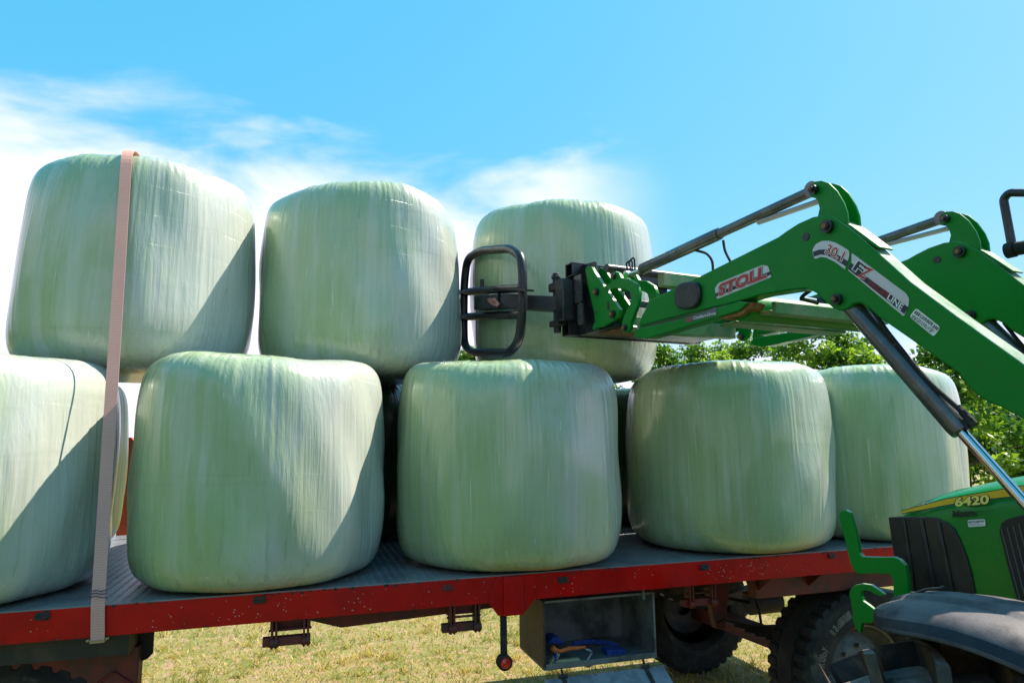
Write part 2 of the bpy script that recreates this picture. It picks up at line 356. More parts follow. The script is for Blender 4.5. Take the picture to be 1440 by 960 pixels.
# ------------------------------------------------------------------ bales
BR, BH, BED = 0.64, 1.12, 1.322
def bale(cx, cy, z0, label, seed, group, r=BR, h=BH, taper=0.0, lean=(0, 0), nt=480, nz=90, film=None):
    rs = np.random.default_rng(seed); th = np.linspace(0, 2*PI, nt, endpoint=False)
    ph = rs.random(40)*2*PI
    def fourier(ks, am): return sum(am*np.sin(k*th+ph[(k*7+seed) % 40])/(1+.15*k) for k in ks)
    low = fourier([2, 3, 5], .010)
    lk_ = [(int(rs.integers(4, 13)), rs.uniform(-7, 7), rs.random()*2*PI, rs.uniform(.0011, .0027)) for _ in range(11)]
    def lump(t_, z_): return sum(a_*np.sin(k_*t_+f_*z_+p_) for k_, f_, p_, a_ in lk_)
    pleat = sum(np.sin(k*th+ph[k % 40]*k) for k in (47, 71, 93, 117, 139, 163))/6
    pleat2 = sum(np.sin(k*th+ph[(k+9) % 40]*k) for k in (17, 23, 37, 61, 79))/5
    rows = []
    prof = []
    # bottom cap -> side -> top cap, points spaced along the outline
    a = np.linspace(-PI/2, PI/2, nz)
    for t in a:
        cz, sz = math.cos(t), math.sin(t)
        ex, ez = (.22, .24) if sz > 0 else ((.21, .23) if z0 < 2 else (.30, .33))
        rr = abs(cz)**ex; zz = math.copysign(abs(sz)**ez, sz)
        prof.append((rr, zz))
    # resample by arc length
    pr = np.array(prof); ds = np.r_[0, np.cumsum(np.hypot(*(np.diff(pr, axis=0)*[r, h/2]).T))]; s = np.linspace(0, ds[-1], nz)
    pr = np.stack([np.interp(s, ds, pr[:, 0]), np.interp(s, ds, pr[:, 1])], 1)
    V = []
    for rr, zz in pr:
        sag = (1 + .022*(1-zz)*.5)*(1.008 - (.040 if zz > 0 else .045)*abs(zz)**2.2)
        edge = np.exp(-((rr-.86)/.12)**2) if zz > 0 else .6*np.exp(-((rr-.84)/.13)**2)
        side = (1-abs(zz))
        R = r*rr*(sag - taper*(zz+1)/2) + rr*(low + .0060*edge*pleat + .0060*edge*pleat2*pleat + .0006*pleat2*(.4+side)) + rr*(.005*np.sin(3*th+zz*2+seed)+lump(th, zz))
        zt = h/2*zz + (.005*edge*pleat2 if zz > .2 else 0) + ((.014*np.sin(th*2+ph[3]) + .010*np.sin(th*3+ph[5]) + .012*np.sin(th+ph[8]) + .004*np.sin(th*7+ph[9]))*rr*zz if zz > .0 else 0)
        zc = zt + h/2
        V.append(np.stack([R*np.cos(th)+lean[0]*zc, R*np.sin(th)+lean[1]*zc, 0*th+zc], 1))
    V = np.concatenate(V); mb = MB(); fs = []
    i = np.arange(nt)
    for k in range(nz-1):
        A = k*nt+i; B = k*nt+(i+1) % nt
        fs += list(zip(A.tolist(), B.tolist(), (B+nt).tolist(), (A+nt).tolist()))
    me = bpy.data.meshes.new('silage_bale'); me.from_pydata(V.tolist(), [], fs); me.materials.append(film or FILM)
    me.polygons.foreach_set('use_smooth', [True]*len(me.polygons)); me.update()
    o = bpy.data.objects.new('silage_bale', me); COL.objects.link(o); o.location = (cx, cy, z0); o.rotation_euler = (0, 0, 0)
    setp(o, label, 'bale', group); ROOT[o] = Matrix.Translation(Vector((cx, cy, z0)))
    return o
G1, G2, G3 = 'bales along the near edge of the trailer', 'bales of the upper layer', 'bales along the far edge of the trailer'
YF, YB = 3.955, 5.31
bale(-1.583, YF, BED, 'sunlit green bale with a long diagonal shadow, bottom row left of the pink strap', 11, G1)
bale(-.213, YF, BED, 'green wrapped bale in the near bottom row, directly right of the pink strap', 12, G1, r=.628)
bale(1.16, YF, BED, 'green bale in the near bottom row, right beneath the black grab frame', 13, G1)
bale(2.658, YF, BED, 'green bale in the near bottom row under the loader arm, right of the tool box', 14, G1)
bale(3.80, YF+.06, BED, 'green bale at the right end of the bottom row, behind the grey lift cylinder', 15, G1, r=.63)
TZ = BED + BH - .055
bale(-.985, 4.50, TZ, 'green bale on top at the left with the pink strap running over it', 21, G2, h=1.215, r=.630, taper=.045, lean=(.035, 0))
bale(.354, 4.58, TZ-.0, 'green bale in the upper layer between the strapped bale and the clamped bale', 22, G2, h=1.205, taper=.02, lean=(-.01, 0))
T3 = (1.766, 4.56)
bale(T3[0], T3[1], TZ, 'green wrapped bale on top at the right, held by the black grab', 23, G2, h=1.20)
BKX = atY(175, 620, YB).x-.64
bk = 'dark green bale in the shaded back row, seen in the gap '
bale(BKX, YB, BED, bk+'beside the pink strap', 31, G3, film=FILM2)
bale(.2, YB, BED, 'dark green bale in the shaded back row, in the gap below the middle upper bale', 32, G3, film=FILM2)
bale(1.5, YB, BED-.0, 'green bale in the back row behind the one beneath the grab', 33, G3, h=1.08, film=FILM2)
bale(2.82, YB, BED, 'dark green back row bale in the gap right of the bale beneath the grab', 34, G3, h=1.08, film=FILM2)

# ------------------------------------------------------------------ trailer
YE = 3.455; YFAR = 5.99; XL, XR = -2.4, 4.75; RT, RBt = 1.316, 1.190
TR = thing('flatbed_trailer', (1.0, 4.7, 0), 'long red flatbed trailer with chipped paint carrying the wrapped bales', 'trailer')
d = MB(); d.bx((XL+.005, YE+.004, RT-.03), (XR-.005, YFAR-.004, RT+.0055))
deck = obj('deck', d, DECK, TR)
# raised tread pattern of the chequer plate, only where the deck can be seen
d = MB()
for iy in range(0, 72):
    for ix in range(0, 170):
        x = XL+.1+ix*.042; y = YE+.03+iy*.034
        if x > XR-.1: continue
        if any((x-c)**2+(y-YF)**2 < .5**2 for c in (-1.583, -.213, 1.16, 2.658, 3.8)) or any((x-c)**2+(y-YB)**2 < .5**2 for c in (BKX, .2, 1.5, 2.82)): continue
        s = 1 if (ix+iy) % 2 else -1
        dv = Vector((math.cos(s*PI/4), math.sin(s*PI/4), 0)); sd = Vector((-dv.y, dv.x, 0)); c = Vector((x, y, RT+.0055))
        d.add([c-dv*.015, c+sd*.0045, c+dv*.015, c-sd*.0045, c+Vector((0, 0, .0022))], [(0, 1, 4), (1, 2, 4), (2, 3, 4), (3, 0, 4)])
obj('tread_pattern', d, DECK, TR, smooth=0)['kind'] = 'stuff'
for nm, y0, sg in (('side_rail', YE, 1), ('side_rail', YFAR, -1)):
    d = MB(); d.bx((XL, min(y0, y0+sg*.008), RBt), (XR, max(y0, y0+sg*.008), RT)); d.bx((XL, min(y0+sg*.008, y0+sg*.07), RBt), (XR, max(y0+sg*.008, y0+sg*.07), RBt+.01))
    rail = obj(nm, d, RED, TR, bevel=.002)
    if sg == 1: near_rail = rail
for x in (XL, XR):
    d = MB(); d.bx((x-.004, YE+.008, RBt), (x+.004, YFAR-.008, RT-.031)); obj('end_rail', d, RED, TR)
# paint chips and scuffs along the near rail: bare patches with an outline of their own
CHIP = mat('bare_paint', (.50, .44, .40), .7); SCUF = mat('scuffed_steel', (.03, .02, .02), .8)
d = MB(); rr = random.Random(3)
def chip(x, z, r, mi):
    n = rr.randint(5, 8); d.mi = mi
    d.add([(x+math.cos(2*PI*k/n)*r*rr.uniform(.5, 1.5), YE-.0012, z+math.sin(2*PI*k/n)*r*rr.uniform(.4, 1)) for k in range(n)], [tuple(range(n))])
for cx, n in ((-.62, 4), (-.55, 5), (-.30, 10), (-.12, 12), (.0, 8), (.25, 14), (.55, 6), (.8, 4), (1.12, 8), (1.3, 12), (1.75, 5), (2.25, 14), (2.4, 20), (2.55, 10), (2.8, 5), (-1.1, 4)):
    for k in range(n):
        chip(cx+rr.gauss(0, .07), RBt+.02+rr.random()**1.2*.09, rr.uniform(.0012, .0034), 0)
for k in range(190):
    x = rr.uniform(XL, XR)
    if math.sin(x*5.3)+math.sin(x*2.1+1) < -.2: continue
    chip(x, RT-.001-abs(rr.gauss(0, .0045)), rr.uniform(.003, .010), 1)
for k in range(40): chip(rr.uniform(-1.2, 3), RBt+.004+abs(rr.gauss(0, .004)), rr.uniform(.003, .007), 1)
obj('paint_chips', d, [CHIP, SCUF], TR, smooth=0)['kind'] = 'stuff'
# recessed rope hooks in the rail
for px, py in ((60, 866), (365, 843), (629, 826), (791, 815), (990, 797), (1170, 781)):
    p = atY(px, py, YE-.002); d = MB(); d.box(p, (.05, .012, .032)); d.tube([p+Vector((-.03, -.008, .0)), p+Vector((0, -.02, -.006)), p+Vector((.03, -.008, 0))], .005, 8)
    obj('rope_hook', d, DARK if px not in (629, 1170) else REDD, TR, bevel=.004)
# stake pocket gusset
p0, p1 = atY(704, 811, YE-.008), atY(736, 811, YE-.008); zb = atY(710, 864, YE).z
d = MB()
xa, xb = p0.x, p1.x; w = .05
d.prism([(xa-w*.3, YE-.01, RT), (xb+.05, YE-.01, RT), (xb+.06, YE-.01, RBt-.0), (xb+.0, YE-.01, zb), (xa-.015, YE-.01, zb), (xa-.06, YE-.01, RBt-.0), (xa-.055, YE-.01, RBt+.05)], (0, .0098, 0))
d.box(((xa+xb)/2, YE-.020, (RT+zb)/2), (xb-xa-.02, .02, RT-zb))
for z in (RT-.015, zb+.015): d.cyl(((xa+xb)/2, YE-.031, z), (0, 1, 0), .007, .006, 10)
obj('stake_pocket', d, RED, TR, bevel=.003)
# main chassis beams, cross members, belly plate
d = MB()
for y in (4.25, 5.2):
    d.bx((XL+.1, y-.045, 1.07), (XR-.1, y+.045, 1.085)); d.bx((XL+.1, y-.006, 1.085), (XR-.1, y+.006, 1.27)); d.bx((XL+.1, y-.045, 1.27), (XR-.1, y+.045, 1.284))
for x in np.arange(XL+.3, XR, .55): d.bx((x-.025, YE+.075, 1.20), (x+.025, YFAR-.075, 1.268))
obj('chassis_frame', d, REDD, TR, bevel=.002)
a, b, c_ = atY(405, 868, YE+.25), atY(480, 882, YE+.25), atY(700, 852, YE+.25)
d = MB(); d.prism([(a.x-.05, YE+.25, RBt+.005), (a.x, YE+.25, a.z+.01), (b.x, YE+.25, b.z), (c_.x, YE+.25, c_.z-.005), (c_.x+.05, YE+.25, RBt+.005)], (0, .5, 0)); obj('belly_plate', d, REDD, TR)
# folding step brackets under the rail
def bracket(pa, pb, pt, name='step_bracket', Y=YE+.03):
    A, B = atY(*pa, Y), atY(*pb, Y); top = RBt+.0
    z0 = (A.z+B.z)/2
    d = MB()
    for X in (A.x, B.x):
        d.bx((X-.014, Y-.014, z0-.02), (X-.004, Y+.05, top-.001)); d.bx((X+.004, Y-.014, z0-.02), (X+.014, Y+.05, top-.001)); d.cyl((X, Y-.004, z0+.005), (1, 0, 0), .02, .04, 14)
    d.bx((A.x-.02, Y+.052, top-.06), (B.x+.02, Y+.058, top-.001)); d.bx((A.x-.014, Y+.035, top-.03), (B.x+.014, Y+.054, top-.012))
    fr = obj(name, d, REDD, TR, bevel=.003)
    d = MB(); d.bx((A.x-.05, Y-.002, z0-.012), (B.x+.02, Y+.04, z0+.028)); d.cyl(((A.x+B.x)/2, Y+.02, z0+.055), (1, 0, 0), .006, B.x-A.x+.05, 10)
    obj('step_bar', d, REDD, fr, bevel=.004)
bracket((385, 903), (430, 903), None); bracket((636, 884), (671, 883), None); bracket((972, 848), (1003, 848), None, Y=YE+.14)
# marker lamp on a rubber arm
p = atY(709, 930, YE+.02); d = MB(); d.bx((p.x-.017, p.y-.004, p.z+.02), (p.x+.017, p.y+.012, zb+.03)); d.cyl((p.x, p.y, p.z), (0, 1, 0), .038, .05, 30)
mk = obj('marker_lamp', d, RUB, TR, bevel=.004)
d = MB(); d.lathe([(0.0, -.012), (.012, -.011), (.024, -.006), (.027, 0), (.027, .004)], (p.x, p.y-.0255, p.z), (0, 1, 0), 24); obj('lamp_lens', d, LAMP, mk)
# tool box with a dropped lid
tb0 = atY(765, 943, YE+.07); tb1 = atY(924, 925, YE+.07); X0, X1 = tb0.x, tb1.x; BZ0 = tb0.z; BZ1 = RBt-.03; BY0 = YE+.07; BY1 = BY0+.42
d = MB(); t_ = .012
d.bx((X0, BY0, BZ0), (X1, BY1, BZ0+t_)); d.bx((X0, BY1-t_, BZ0+t_), (X1, BY1, BZ1)); d.bx((X0+t_, BY0, BZ1-t_), (X1-t_, BY1-t_, BZ1)); d.bx((X1-t_, BY0+.0, BZ0+t_), (X1, BY1-t_, BZ1))
d.mi = 1; d.bx((X0, BY0, BZ0+t_), (X0+t_, BY1-t_, BZ1))
d.mi = 0; d.bx((X1-.075, BY0-.006, BZ1-.035), (X1-.06, BY0-.001, BZ1+.015)); d.bx((X0+t_, BY0-.004, BZ0+.001), (X1-t_, BY0-.0, BZ0+.03))
box = obj('tool_box', d, [GALVBOX, CRATE], TR, bevel=.002)
hz = BZ0-.035; hd = Vector((0, -math.cos(rad(32)), -math.sin(rad(32)))); hy = BY0-.03; wv = Vector((1, 0, 0)); nv = hd.cross(wv).normalized()
d = MB(); c0 = Vector(((X0+X1)/2+.005, hy, hz)); d.box(c0+hd*.19, (X1-X0+.03, .38, .012), (wv, hd, nv))
d.mi = 1
for fx in (.14, .86):
    c1 = Vector((X0+(X1-X0)*fx, hy, hz))
    nn = nv if nv.z > 0 else -nv
    d.box(c1+hd*.055+nn*.010, (.022, .13, .006), (wv, hd, nv)); d.beam(c1+Vector((0, .02, .04)), c1+nn*.010, .022, .005, (1, 0, 0)); d.cyl(c1+nn*.012, (1, 0, 0), .009, .05, 10)
obj('lid', d, [LIDM, DARK], box, bevel=.002)
# wheels
def road_tyre(c, R, w, ri, face):
    c = Vector(c); ax = Vector((0, 1, 0)); hw = w/2; n = 240
    prof = [(ri, -hw*.62), (ri+.015, -hw*.78), (ri+.05, -hw*.95), (ri+(R-ri)*.5, -hw), (R*.90, -hw*.98), (R*.905, -hw*.99), (R*.93, -hw*.96), (R*.945, -hw*.93), (R-.004, -hw*.90), (R, -hw*.78), (R, -hw*.45), (R-.014, -hw*.43), (R-.014, -hw*.38), (R, -hw*.36), (R, -hw*.05)]
    prof = prof + [(r, -o) for r, o in prof[::-1]]
    mb = MB(); k = len(prof); u = Vector((1, 0, 0)); z = Vector((0, 0, 1)); vs = []
    for j in range(n):
        a = 2*PI*j/n; dd = u*math.cos(a)+z*math.sin(a)
        blk = (j % 6) >= 4
        for i, (r, o) in enumerate(prof):
            if blk and r > R*.96 and abs(o) > hw*.44: r -= .020
            vs.append(c+dd*r+ax*o)
    fs = []
    for j in range(n):
        A = j*k; B = ((j+1) % n)*k
        for i in range(k-1): fs.append((A+i, B+i, B+i+1, A+i+1))
    mb.add(vs, fs); return mb
def rim_mb(c, ri, w, out):
    mb = MB(); s = out
    mb.lathe([(ri+.012, s*w*.34), (ri+.012, s*w*.30), (ri-.012, s*w*.28), (ri-.03, s*w*.10), (ri*.80, -s*w*.02), (ri*.62, s*w*.10), (ri*.45, s*w*.14), (.09, s*w*.14), (.085, s*w*.34), (.03, s*w*.36), (0.001, s*w*.36)], c, (0, 1, 0), 48)
    for k in range(8):
        a = 2*PI*k/8; mb.cyl((c[0]+.15*math.cos(a), c[1]+s*w*.17, c[2]+.15*math.sin(a)), (0, 1, 0), .014, .03, 8)
    return mb
WR, WW = .525, .36
for (x, y, o) in ((3.40, 3.80, -1), (3.27, 5.60, 1), (-1.22, 3.86, -1), (-1.98, 5.50, 1)):
    wmb = road_tyre((x, y, WR), WR, WW, .285, o); w_ = obj('wheel', wmb, RUB, TR, smooth=30)
    obj('rim', rim_mb((x, y, WR), .285, WW, o), RIMW if o < 0 else DARK, w_)
    if o < 0 and x > 0:
        # raised lettering on the sidewall
        yy = y-WW/2-.002; WLM = mat('worn_lettering', (.12, .115, .10), .8)
        for txt, a0 in (('Ruby', 166), ('Radial', 137)):
            d = MB()
            for q, ch in enumerate(txt):
                a = rad(a0-q*4.3); r1, r2 = .385, .43
                e = Vector((math.cos(a), 0, math.sin(a))); tg = Vector((math.sin(a), 0, -math.cos(a)))
                A = Vector((x, yy, WR))+e*r1
                text_mb(d, ch, A, A+tg*.022, A+e*(r2-r1), (0, -1, 0), .0, 0, .03)
            obj('sidewall_lettering', d, WLM, w_, smooth=0)
for x in (3.26, -1.22):
    d = MB(); d.beam((x+.12 if x > 0 else x, 3.98, WR), (x if x > 0 else -1.96, 5.42, WR), .12, .12); obj('axle', d, REDD, TR, bevel=.008)
for y in (4.25, 5.2):
    for x in (3.26,):
        d = MB()
        for q in range(5):
            hl = .52-.08*q; z = WR+.085+.017*(4-q)
            pts = [Vector((x+hl*s, y, z + .10*(s*hl/.52)**2)) for s in np.linspace(-1, 1, 9)]
            for i in range(8): d.beam(pts[i], pts[i+1], .07, .0172)
        obj('leaf_spring', d, DARK, TR)
for y in (4.25, 5.2):
    for x in (2.72, 3.80):
        d = MB(); d.prism([(x-.10, y-.03, 1.07), (x+.10, y-.03, 1.07), (x+.035, y-.03, .72), (x-.035, y-.03, .72)], (0, .06, 0)); d.cyl((x, y, .75), (0, 1, 0), .022, .1, 14); obj('spring_hanger', d, REDD, TR, bevel=.004)
    d = MB(); d.prism([(4.1, y-.02, 1.068), (4.4, y-.02, 1.068), (4.25, y-.02, .86)], (0, .04, 0)); obj('frame_gusset', d, REDD, TR, bevel=.004)
for a_, b_ in (((2.2, 5.06, .80), (2.9, 5.12, 1.068)), ((3.3, 4.4, .96), (4.6, 4.46, 1.066)), ((2.1, 4.36, .9), (2.3, 5.05, 1.066))):
    d = MB(); d.bx(a_, b_); obj('frame_plate', d, REDD, TR, bevel=.004)
d = MB(); d.cyl((3.45, 4.75, .72), (1, 0, 0), .085, .26, 24); d.tube([(3.35, 4.75, .72), (3.0, 4.85, .8), (2.9, 4.9, 1.0)], .012, 8); d.tube([(3.1, 4.3, .66), (3.3, 4.6, .7), (3.4, 4.9, .9)], .01, 8); obj('brake_chamber', d, DARK, TR)
d = MB(); d.bx((2.62, YE+.22, 1.03), (XR-.02, YE+.30, 1.185)); d.bx((2.62, YE+.30, 1.03), (XR-.02, YE+.36, 1.045)); obj('sub_frame', d, REDD, TR, bevel=.004)
for x_ in (2.64, 3.0, 4.0, 4.5):
    d = MB(); d.prism([(x_, YE+.075, 1.186), (x_, YE+.22, 1.186), (x_, YE+.22, 1.08)], (.012, 0, 0)); obj('frame_bracket', d, REDD, TR)
# turntable dolly frame and mud flap at the front axle
q = atY(196, 908, 3.70); q2 = atY(200, 958, 3.70)
d = MB(); d.bx((-1.75, 3.70, .60), (q.x, 3.80, q.z)); d.bx((-1.9, 3.8, .62), (q.x-.55, 5.2, 1.0)); d.cyl((-1.2, 4.72, 1.04), (0, 0, 1), .62, .07, 48)
d.bx((-1.75, 3.688, .60), (q.x+.002, 3.6995, .615)); d.beam((q.x-.19, 3.694, q.z-.17), (q.x-.10, 3.694, q.z-.10), .012, .014, (0, 1, 0)); d.beam((q.x-.10, 3.694, q.z-.10), (q.x-.01, 3.694, q.z-.17), .012, .014, (0, 1, 0))
d.bx((-1.75, 3.69, q.z-.205), (q.x-.001, 3.6995, q.z-.185))
obj('turntable_frame', d, REDD, TR, bevel=.006)
m0, m1 = atY(198, 884, 3.78), atY(214, 925, 3.78); d = MB(); d.prism([(m0.x, 3.78, RBt-.003), (m1.x, 3.78, RBt-.003), (m1.x, 3.78, m1.z+.02), (m1.x-.02, 3.78, m1.z), (m0.x-.02, 3.78, m1.z-.02), (m0.x-.03, 3.78, .9)], (0, .02, 0)); obj('mud_flap', d, RUB, TR)
d = MB(); d.bx((-1.75, YE+.09, q.z+.01), (m0.x, YE+.5, RBt-.012)); obj('cross_bearer', d, DARK, TR)

# orange post at the far edge
p = atZ(172, 785, RT+.003); p = atY(172, 787, YFAR+.05)
d = MB(); d.bx((p.x-.045, YFAR+.005, 1.02), (p.x+.045, YFAR+.055, 2.02)); d.bx((p.x-.06, YFAR+.002, 1.10), (p.x+.06, YFAR+.06, 1.14)); d.prism([(p.x-.045, YFAR+.005, 2.02), (p.x+.045, YFAR+.005, 2.02), (p.x+.02, YFAR+.005, 2.06), (p.x-.02, YFAR+.005, 2.06)], (0, .05, 0))
setp(obj('stake_post', d, POST, loc=(p.x, YFAR+.03, 1.02), bevel=.003), 'orange steel stake standing at the far edge of the trailer, seen between two bales', 'post')

# ------------------------------------------------------------------ lashing strap over the first upper bale
def strap():
    x0 = atY(138, 892, YE-.01).x; xt = atY(185, 213, 4.02).x
    cy, top, r = 4.50, TZ+1.215, .64
    pts = [(YE-.016, RT+.004), (YFAR+.016, RT+.004)]
    for t in np.linspace(0, 2*PI, 200):
        c, s = math.cos(t), math.sin(t)
        pts.append((cy+.625*.985*math.copysign(abs(c)**.25, c), TZ+.6075+(.6075+.010)*math.copysign(abs(s)**.28, s)))
    for (yy) in (YF,):   # bottom bales hardly reach the line of the strap
        pass
    P = sorted(set(pts)); up = []
    for q in P:
        while len(up) >= 2 and (up[-1][0]-up[-2][0])*(q[1]-up[-2][1])-(up[-1][1]-up[-2][1])*(q[0]-up[-2][0]) >= 0: up.pop()
        up.append(q)
    path = [Vector((0, YE-.014, RBt-.012))]+[Vector((0, a, b)) for a, b in up ]+[Vector((0, YFAR+.016, RBt))]
    # resample
    S = [0]
    for a, b in zip(path, path[1:]): S.append(S[-1]+(b-a).length)
    n = 240; out_ = []
    for i in range(n+1):
        s = S[-1]*i/n; k = max(j for j in range(len(S)) if S[j] <= s+1e-9); k = min(k, len(S)-2); f = (s-S[k])/max(S[k+1]-S[k], 1e-9); q = path[k].lerp(path[k+1], f)
        fx = min(1, max(0, (q.z-RBt)/(top-RBt))); q.x = x0+(xt-x0)*fx; out_.append((q, s))
    mb = MB(); hw = .0265
    me_v = []; uv = []
    for (q, s) in out_:
        for sx_ in (-hw, hw): me_v.append(q+Vector((sx_, 0, 0))); uv.append((sx_/hw*.5+.5, s))
    fs = [(2*i, 2*i+1, 2*i+3, 2*i+2) for i in range(n)]
    me = bpy.data.meshes.new('lashing_strap'); base = Vector((x0, YE, RBt)); me.from_pydata([v-base for v in me_v], [], fs)
    ul = me.uv_layers.new(name='UVMap')
    for lp in me.loops: ul.data[lp.index].uv = (uv[lp.vertex_index][0]*5, uv[lp.vertex_index][1]*95)
    m = bpy.data.materials.new('strap_webbing'); m.use_nodes = True; t = m.node_tree; b = t.nodes['Principled BSDF']; b.inputs['Roughness'].default_value = .85
    tcn = t.nodes.new('ShaderNodeTexCoord'); br = t.nodes.new('ShaderNodeTexBrick'); br.offset = .5; br.inputs['Scale'].default_value = 1; br.inputs['Brick Width'].default_value = 1; br.inputs['Row Height'].default_value = 1; br.inputs['Mortar Size'].default_value = .28; br.inputs['Mortar Smooth'].default_value = .6
    br.inputs['Color1'].default_value = (.68, .30, .25, 1); br.inputs['Color2'].default_value = (.70, .32, .27, 1); br.inputs['Mortar'].default_value = (.78, .44, .38, 1)
    t.links.new(tcn.outputs['UV'], br.inputs[0])
    nz_ = t.nodes.new('ShaderNodeTexNoise'); nz_.inputs['Scale'].default_value = 3; t.links.new(tcn.outputs['Object'], nz_.inputs[0])
    mx_ = t.nodes.new('ShaderNodeMix'); mx_.data_type = 'RGBA'; mx_.blend_type = 'MULTIPLY'; mx_.inputs[0].default_value = .3; t.links.new(br.outputs[0], mx_.inputs[6]); t.links.new(nz_.outputs[0], mx_.inputs[7]); t.links.new(mx_.outputs[2], b.inputs['Base Color'])
    me.materials.append(m); o = bpy.data.objects.new('lashing_strap', me); COL.objects.link(o); o.location = base; ROOT[o] = Matrix.Translation(base)
    so_ = o.modifiers.new('thick', 'SOLIDIFY'); so_.thickness = .003; so_.offset = 0
    setp(o, 'faded pink lashing strap pulled over the left upper bale and hooked under the red rail', 'strap')
    d = MB(); zz = RBt-.014; d.bx((x0-.028, YE-.022, zz-.006), (x0+.028, YE+.03, zz+.004)); d.tube([(x0-.03, YE-.016, zz+.006), (x0-.042, YE-.014, zz+.004)], .005, 8); d.tube([(x0+.03, YE-.016, zz+.006), (x0+.042, YE-.014, zz+.01)], .005, 8)
    obj('hook', d, mat('hook_zinc', (.40, .24, .10), .5), o)
    d = MB()
    for k in range(3):
        z = RBt+.168+k*.012; fx = (z-RBt)/(top-RBt); x = x0+(xt-x0)*fx; y = YE-.018+(z-RBt)*.0
        y = out_[0][0].y
        qq = min(out_, key=lambda e: abs(e[0].z-z) + (0 if e[0].y < 4.4 else 9))[0]
        d.tube([(qq.x-.032+.004*k, qq.y-.006, z), (qq.x-.01, qq.y-.008, z+.004), (qq.x+.012, qq.y-.008, z-.003), (qq.x+.034, qq.y-.006, z+.005*(k-1))], .0022, 6)
    obj('tied_twine', d, mat('twine', (.05, .06, .12), .8), o)
strap()

# ------------------------------------------------------------------ things in the tool box
zf = BZ0+t_+.002
rp = thing('ratchet_strap', (X0+.12, BY0+.08, zf), 'orange and zinc ratchet with blue webbing at the left in the open tool box', 'ratchet strap')
def BP(x, y, dy=.06): return atY(x, y, BY0+dy)
d = MB(); d.prism([BP(771, 938), BP(774, 929), BP(800, 927), BP(815, 925), BP(817, 928), BP(814, 931), BP(795, 935), BP(776, 941)], (0, .03, 0)); d.beam(BP(770, 938), BP(783, 917), .03, .008, (1, 0, 0)); d.beam(BP(774, 938), BP(786, 918), .03, .006, (1, 0, 0)); d.cyl(BP(772, 938), (0, 1, 0), .014, .05, 16)
obj('ratchet_body', d, OLIVE, rp, bevel=.002)
d = MB(); d.tube([BP(776, 909), BP(781, 914), BP(788, 915), BP(800, 911), BP(815, 910), BP(823, 909)], [.014, .016, .011, .011, .009, .006], 12); obj('handle', d, ORNG, rp)
d = MB(); d.prism([BP(781, 922, .03), BP(783, 917, .03), BP(784, 922, .03), BP(783, 930, .03), BP(781, 930, .03)], (0, .03, 0)); obj('webbing_end', d, SBLUE, rp, bevel=.002)
d = MB(); pts = [BP(770, 905, .2), BP(777, 896, .2), BP(785, 895, .2), BP(792, 901, .2), BP(797, 906, .2)]
d.prism(pts, (0, .10, 0)); obj('webbing', d, SBLUE, rp, bevel=.006)
d = MB(); d.tube([BP(823, 912), BP(830, 914), BP(832, 918), BP(827, 926), BP(822, 934)], .006, 10); d.tube([BP(820, 935), BP(828, 934), BP(834, 931), BP(835, 933), BP(828, 937), BP(822, 936)], .005, 10); obj('strap_hook', d, GALV, rp)
c0 = BP(863, 922, .16); ct = thing('strap_bundle', (c0.x, c0.y, zf), 'folded blue webbing bundle lying at the right in the open tool box', 'strap')
d = MB()
for k in range(5):
    a, b = BP(850-k*.3, 912+k*2.6, .12), BP(878-k*2.4, 912+k*2.6, .12)
    d.beam(a, b, .08, .009)
obj('folded_webbing', d, SBLUE, ct, bevel=.003)
d = MB()
for k in range(3): d.tube([BP(805, 903+k*2, .24), BP(830, 899+k*2, .26), BP(860, 902+k*2, .25), BP(870, 906+k*2, .22)], .005, 8)
obj('loose_webbing', d, SBLUE, ct)

# ------------------------------------------------------------------ tractor with front loader
LW = .905; LC = .4525
TK = thing('tractor', TP(-1.6, LC, 0), 'green tractor with yellow stripe and raised green front loader at the right', 'tractor')
def plate(px, l, th, r=0.0, n=4):
    P = [NP(x, y, 0)+L_*l for x, y in px]
    if r: P = arc_round(P, r, n)
    return P, L_*th
ARM = [(912, 422), (980, 390), (1045, 357.5), (1094, 333), (1105, 325), (1122, 314), (1142, 305), (1160, 302), (1172, 305), (1190, 317), (1212, 335), (1225, 346.6), (1280, 396), (1349, 447), (1440, 512),
       (1560, 608), (1640, 690), (1570, 690), (1440, 590), (1407, 572), (1387, 565), (1365, 548), (1347, 524), (1322, 507), (1280, 477), (1257, 461), (1235, 446), (1221, 432.5), (1209, 426), (1200, 427), (1192, 434), (1182, 437), (1172, 434), (1162, 426), (1147, 412), (1135, 405.5), (1110, 408), (1067, 415), (1037, 424), (965, 441), (898, 458.5)]
FIN = [(1135.6, 270), (1137, 260.6), (1144, 255), (1154, 253.7), (1163.6, 257), (1175, 268), (1185, 285), (1190, 300), (1191.5, 318), (1180, 330), (1160, 330), (1148, 306), (1151, 293), (1149, 283.5), (1145, 278), (1138, 276)]
def z6(l): return [(770+x/6.857, 360+y/6.857) for x, y in l]
TRI = z6([(380, 130), (400, 100), (440, 105), (470, 160), (590, 335), (715, 520), (695, 590), (640, 630), (540, 685), (490, 690), (475, 712), (450, 700), (455, 670), (475, 640), (470, 560), (440, 430), (400, 260)])
CLK = z6([(650, 200), (660, 165), (690, 150), (720, 165), (745, 215), (820, 225), (890, 270), (920, 350), (910, 460), (870, 560), (838, 640), (835, 700), (800, 745), (765, 735), (750, 690), (755, 640), (780, 560), (830, 470), (845, 410), (830, 350), (790, 325), (720, 315), (650, 318), (590, 330), (575, 305), (600, 285), (650, 258)])
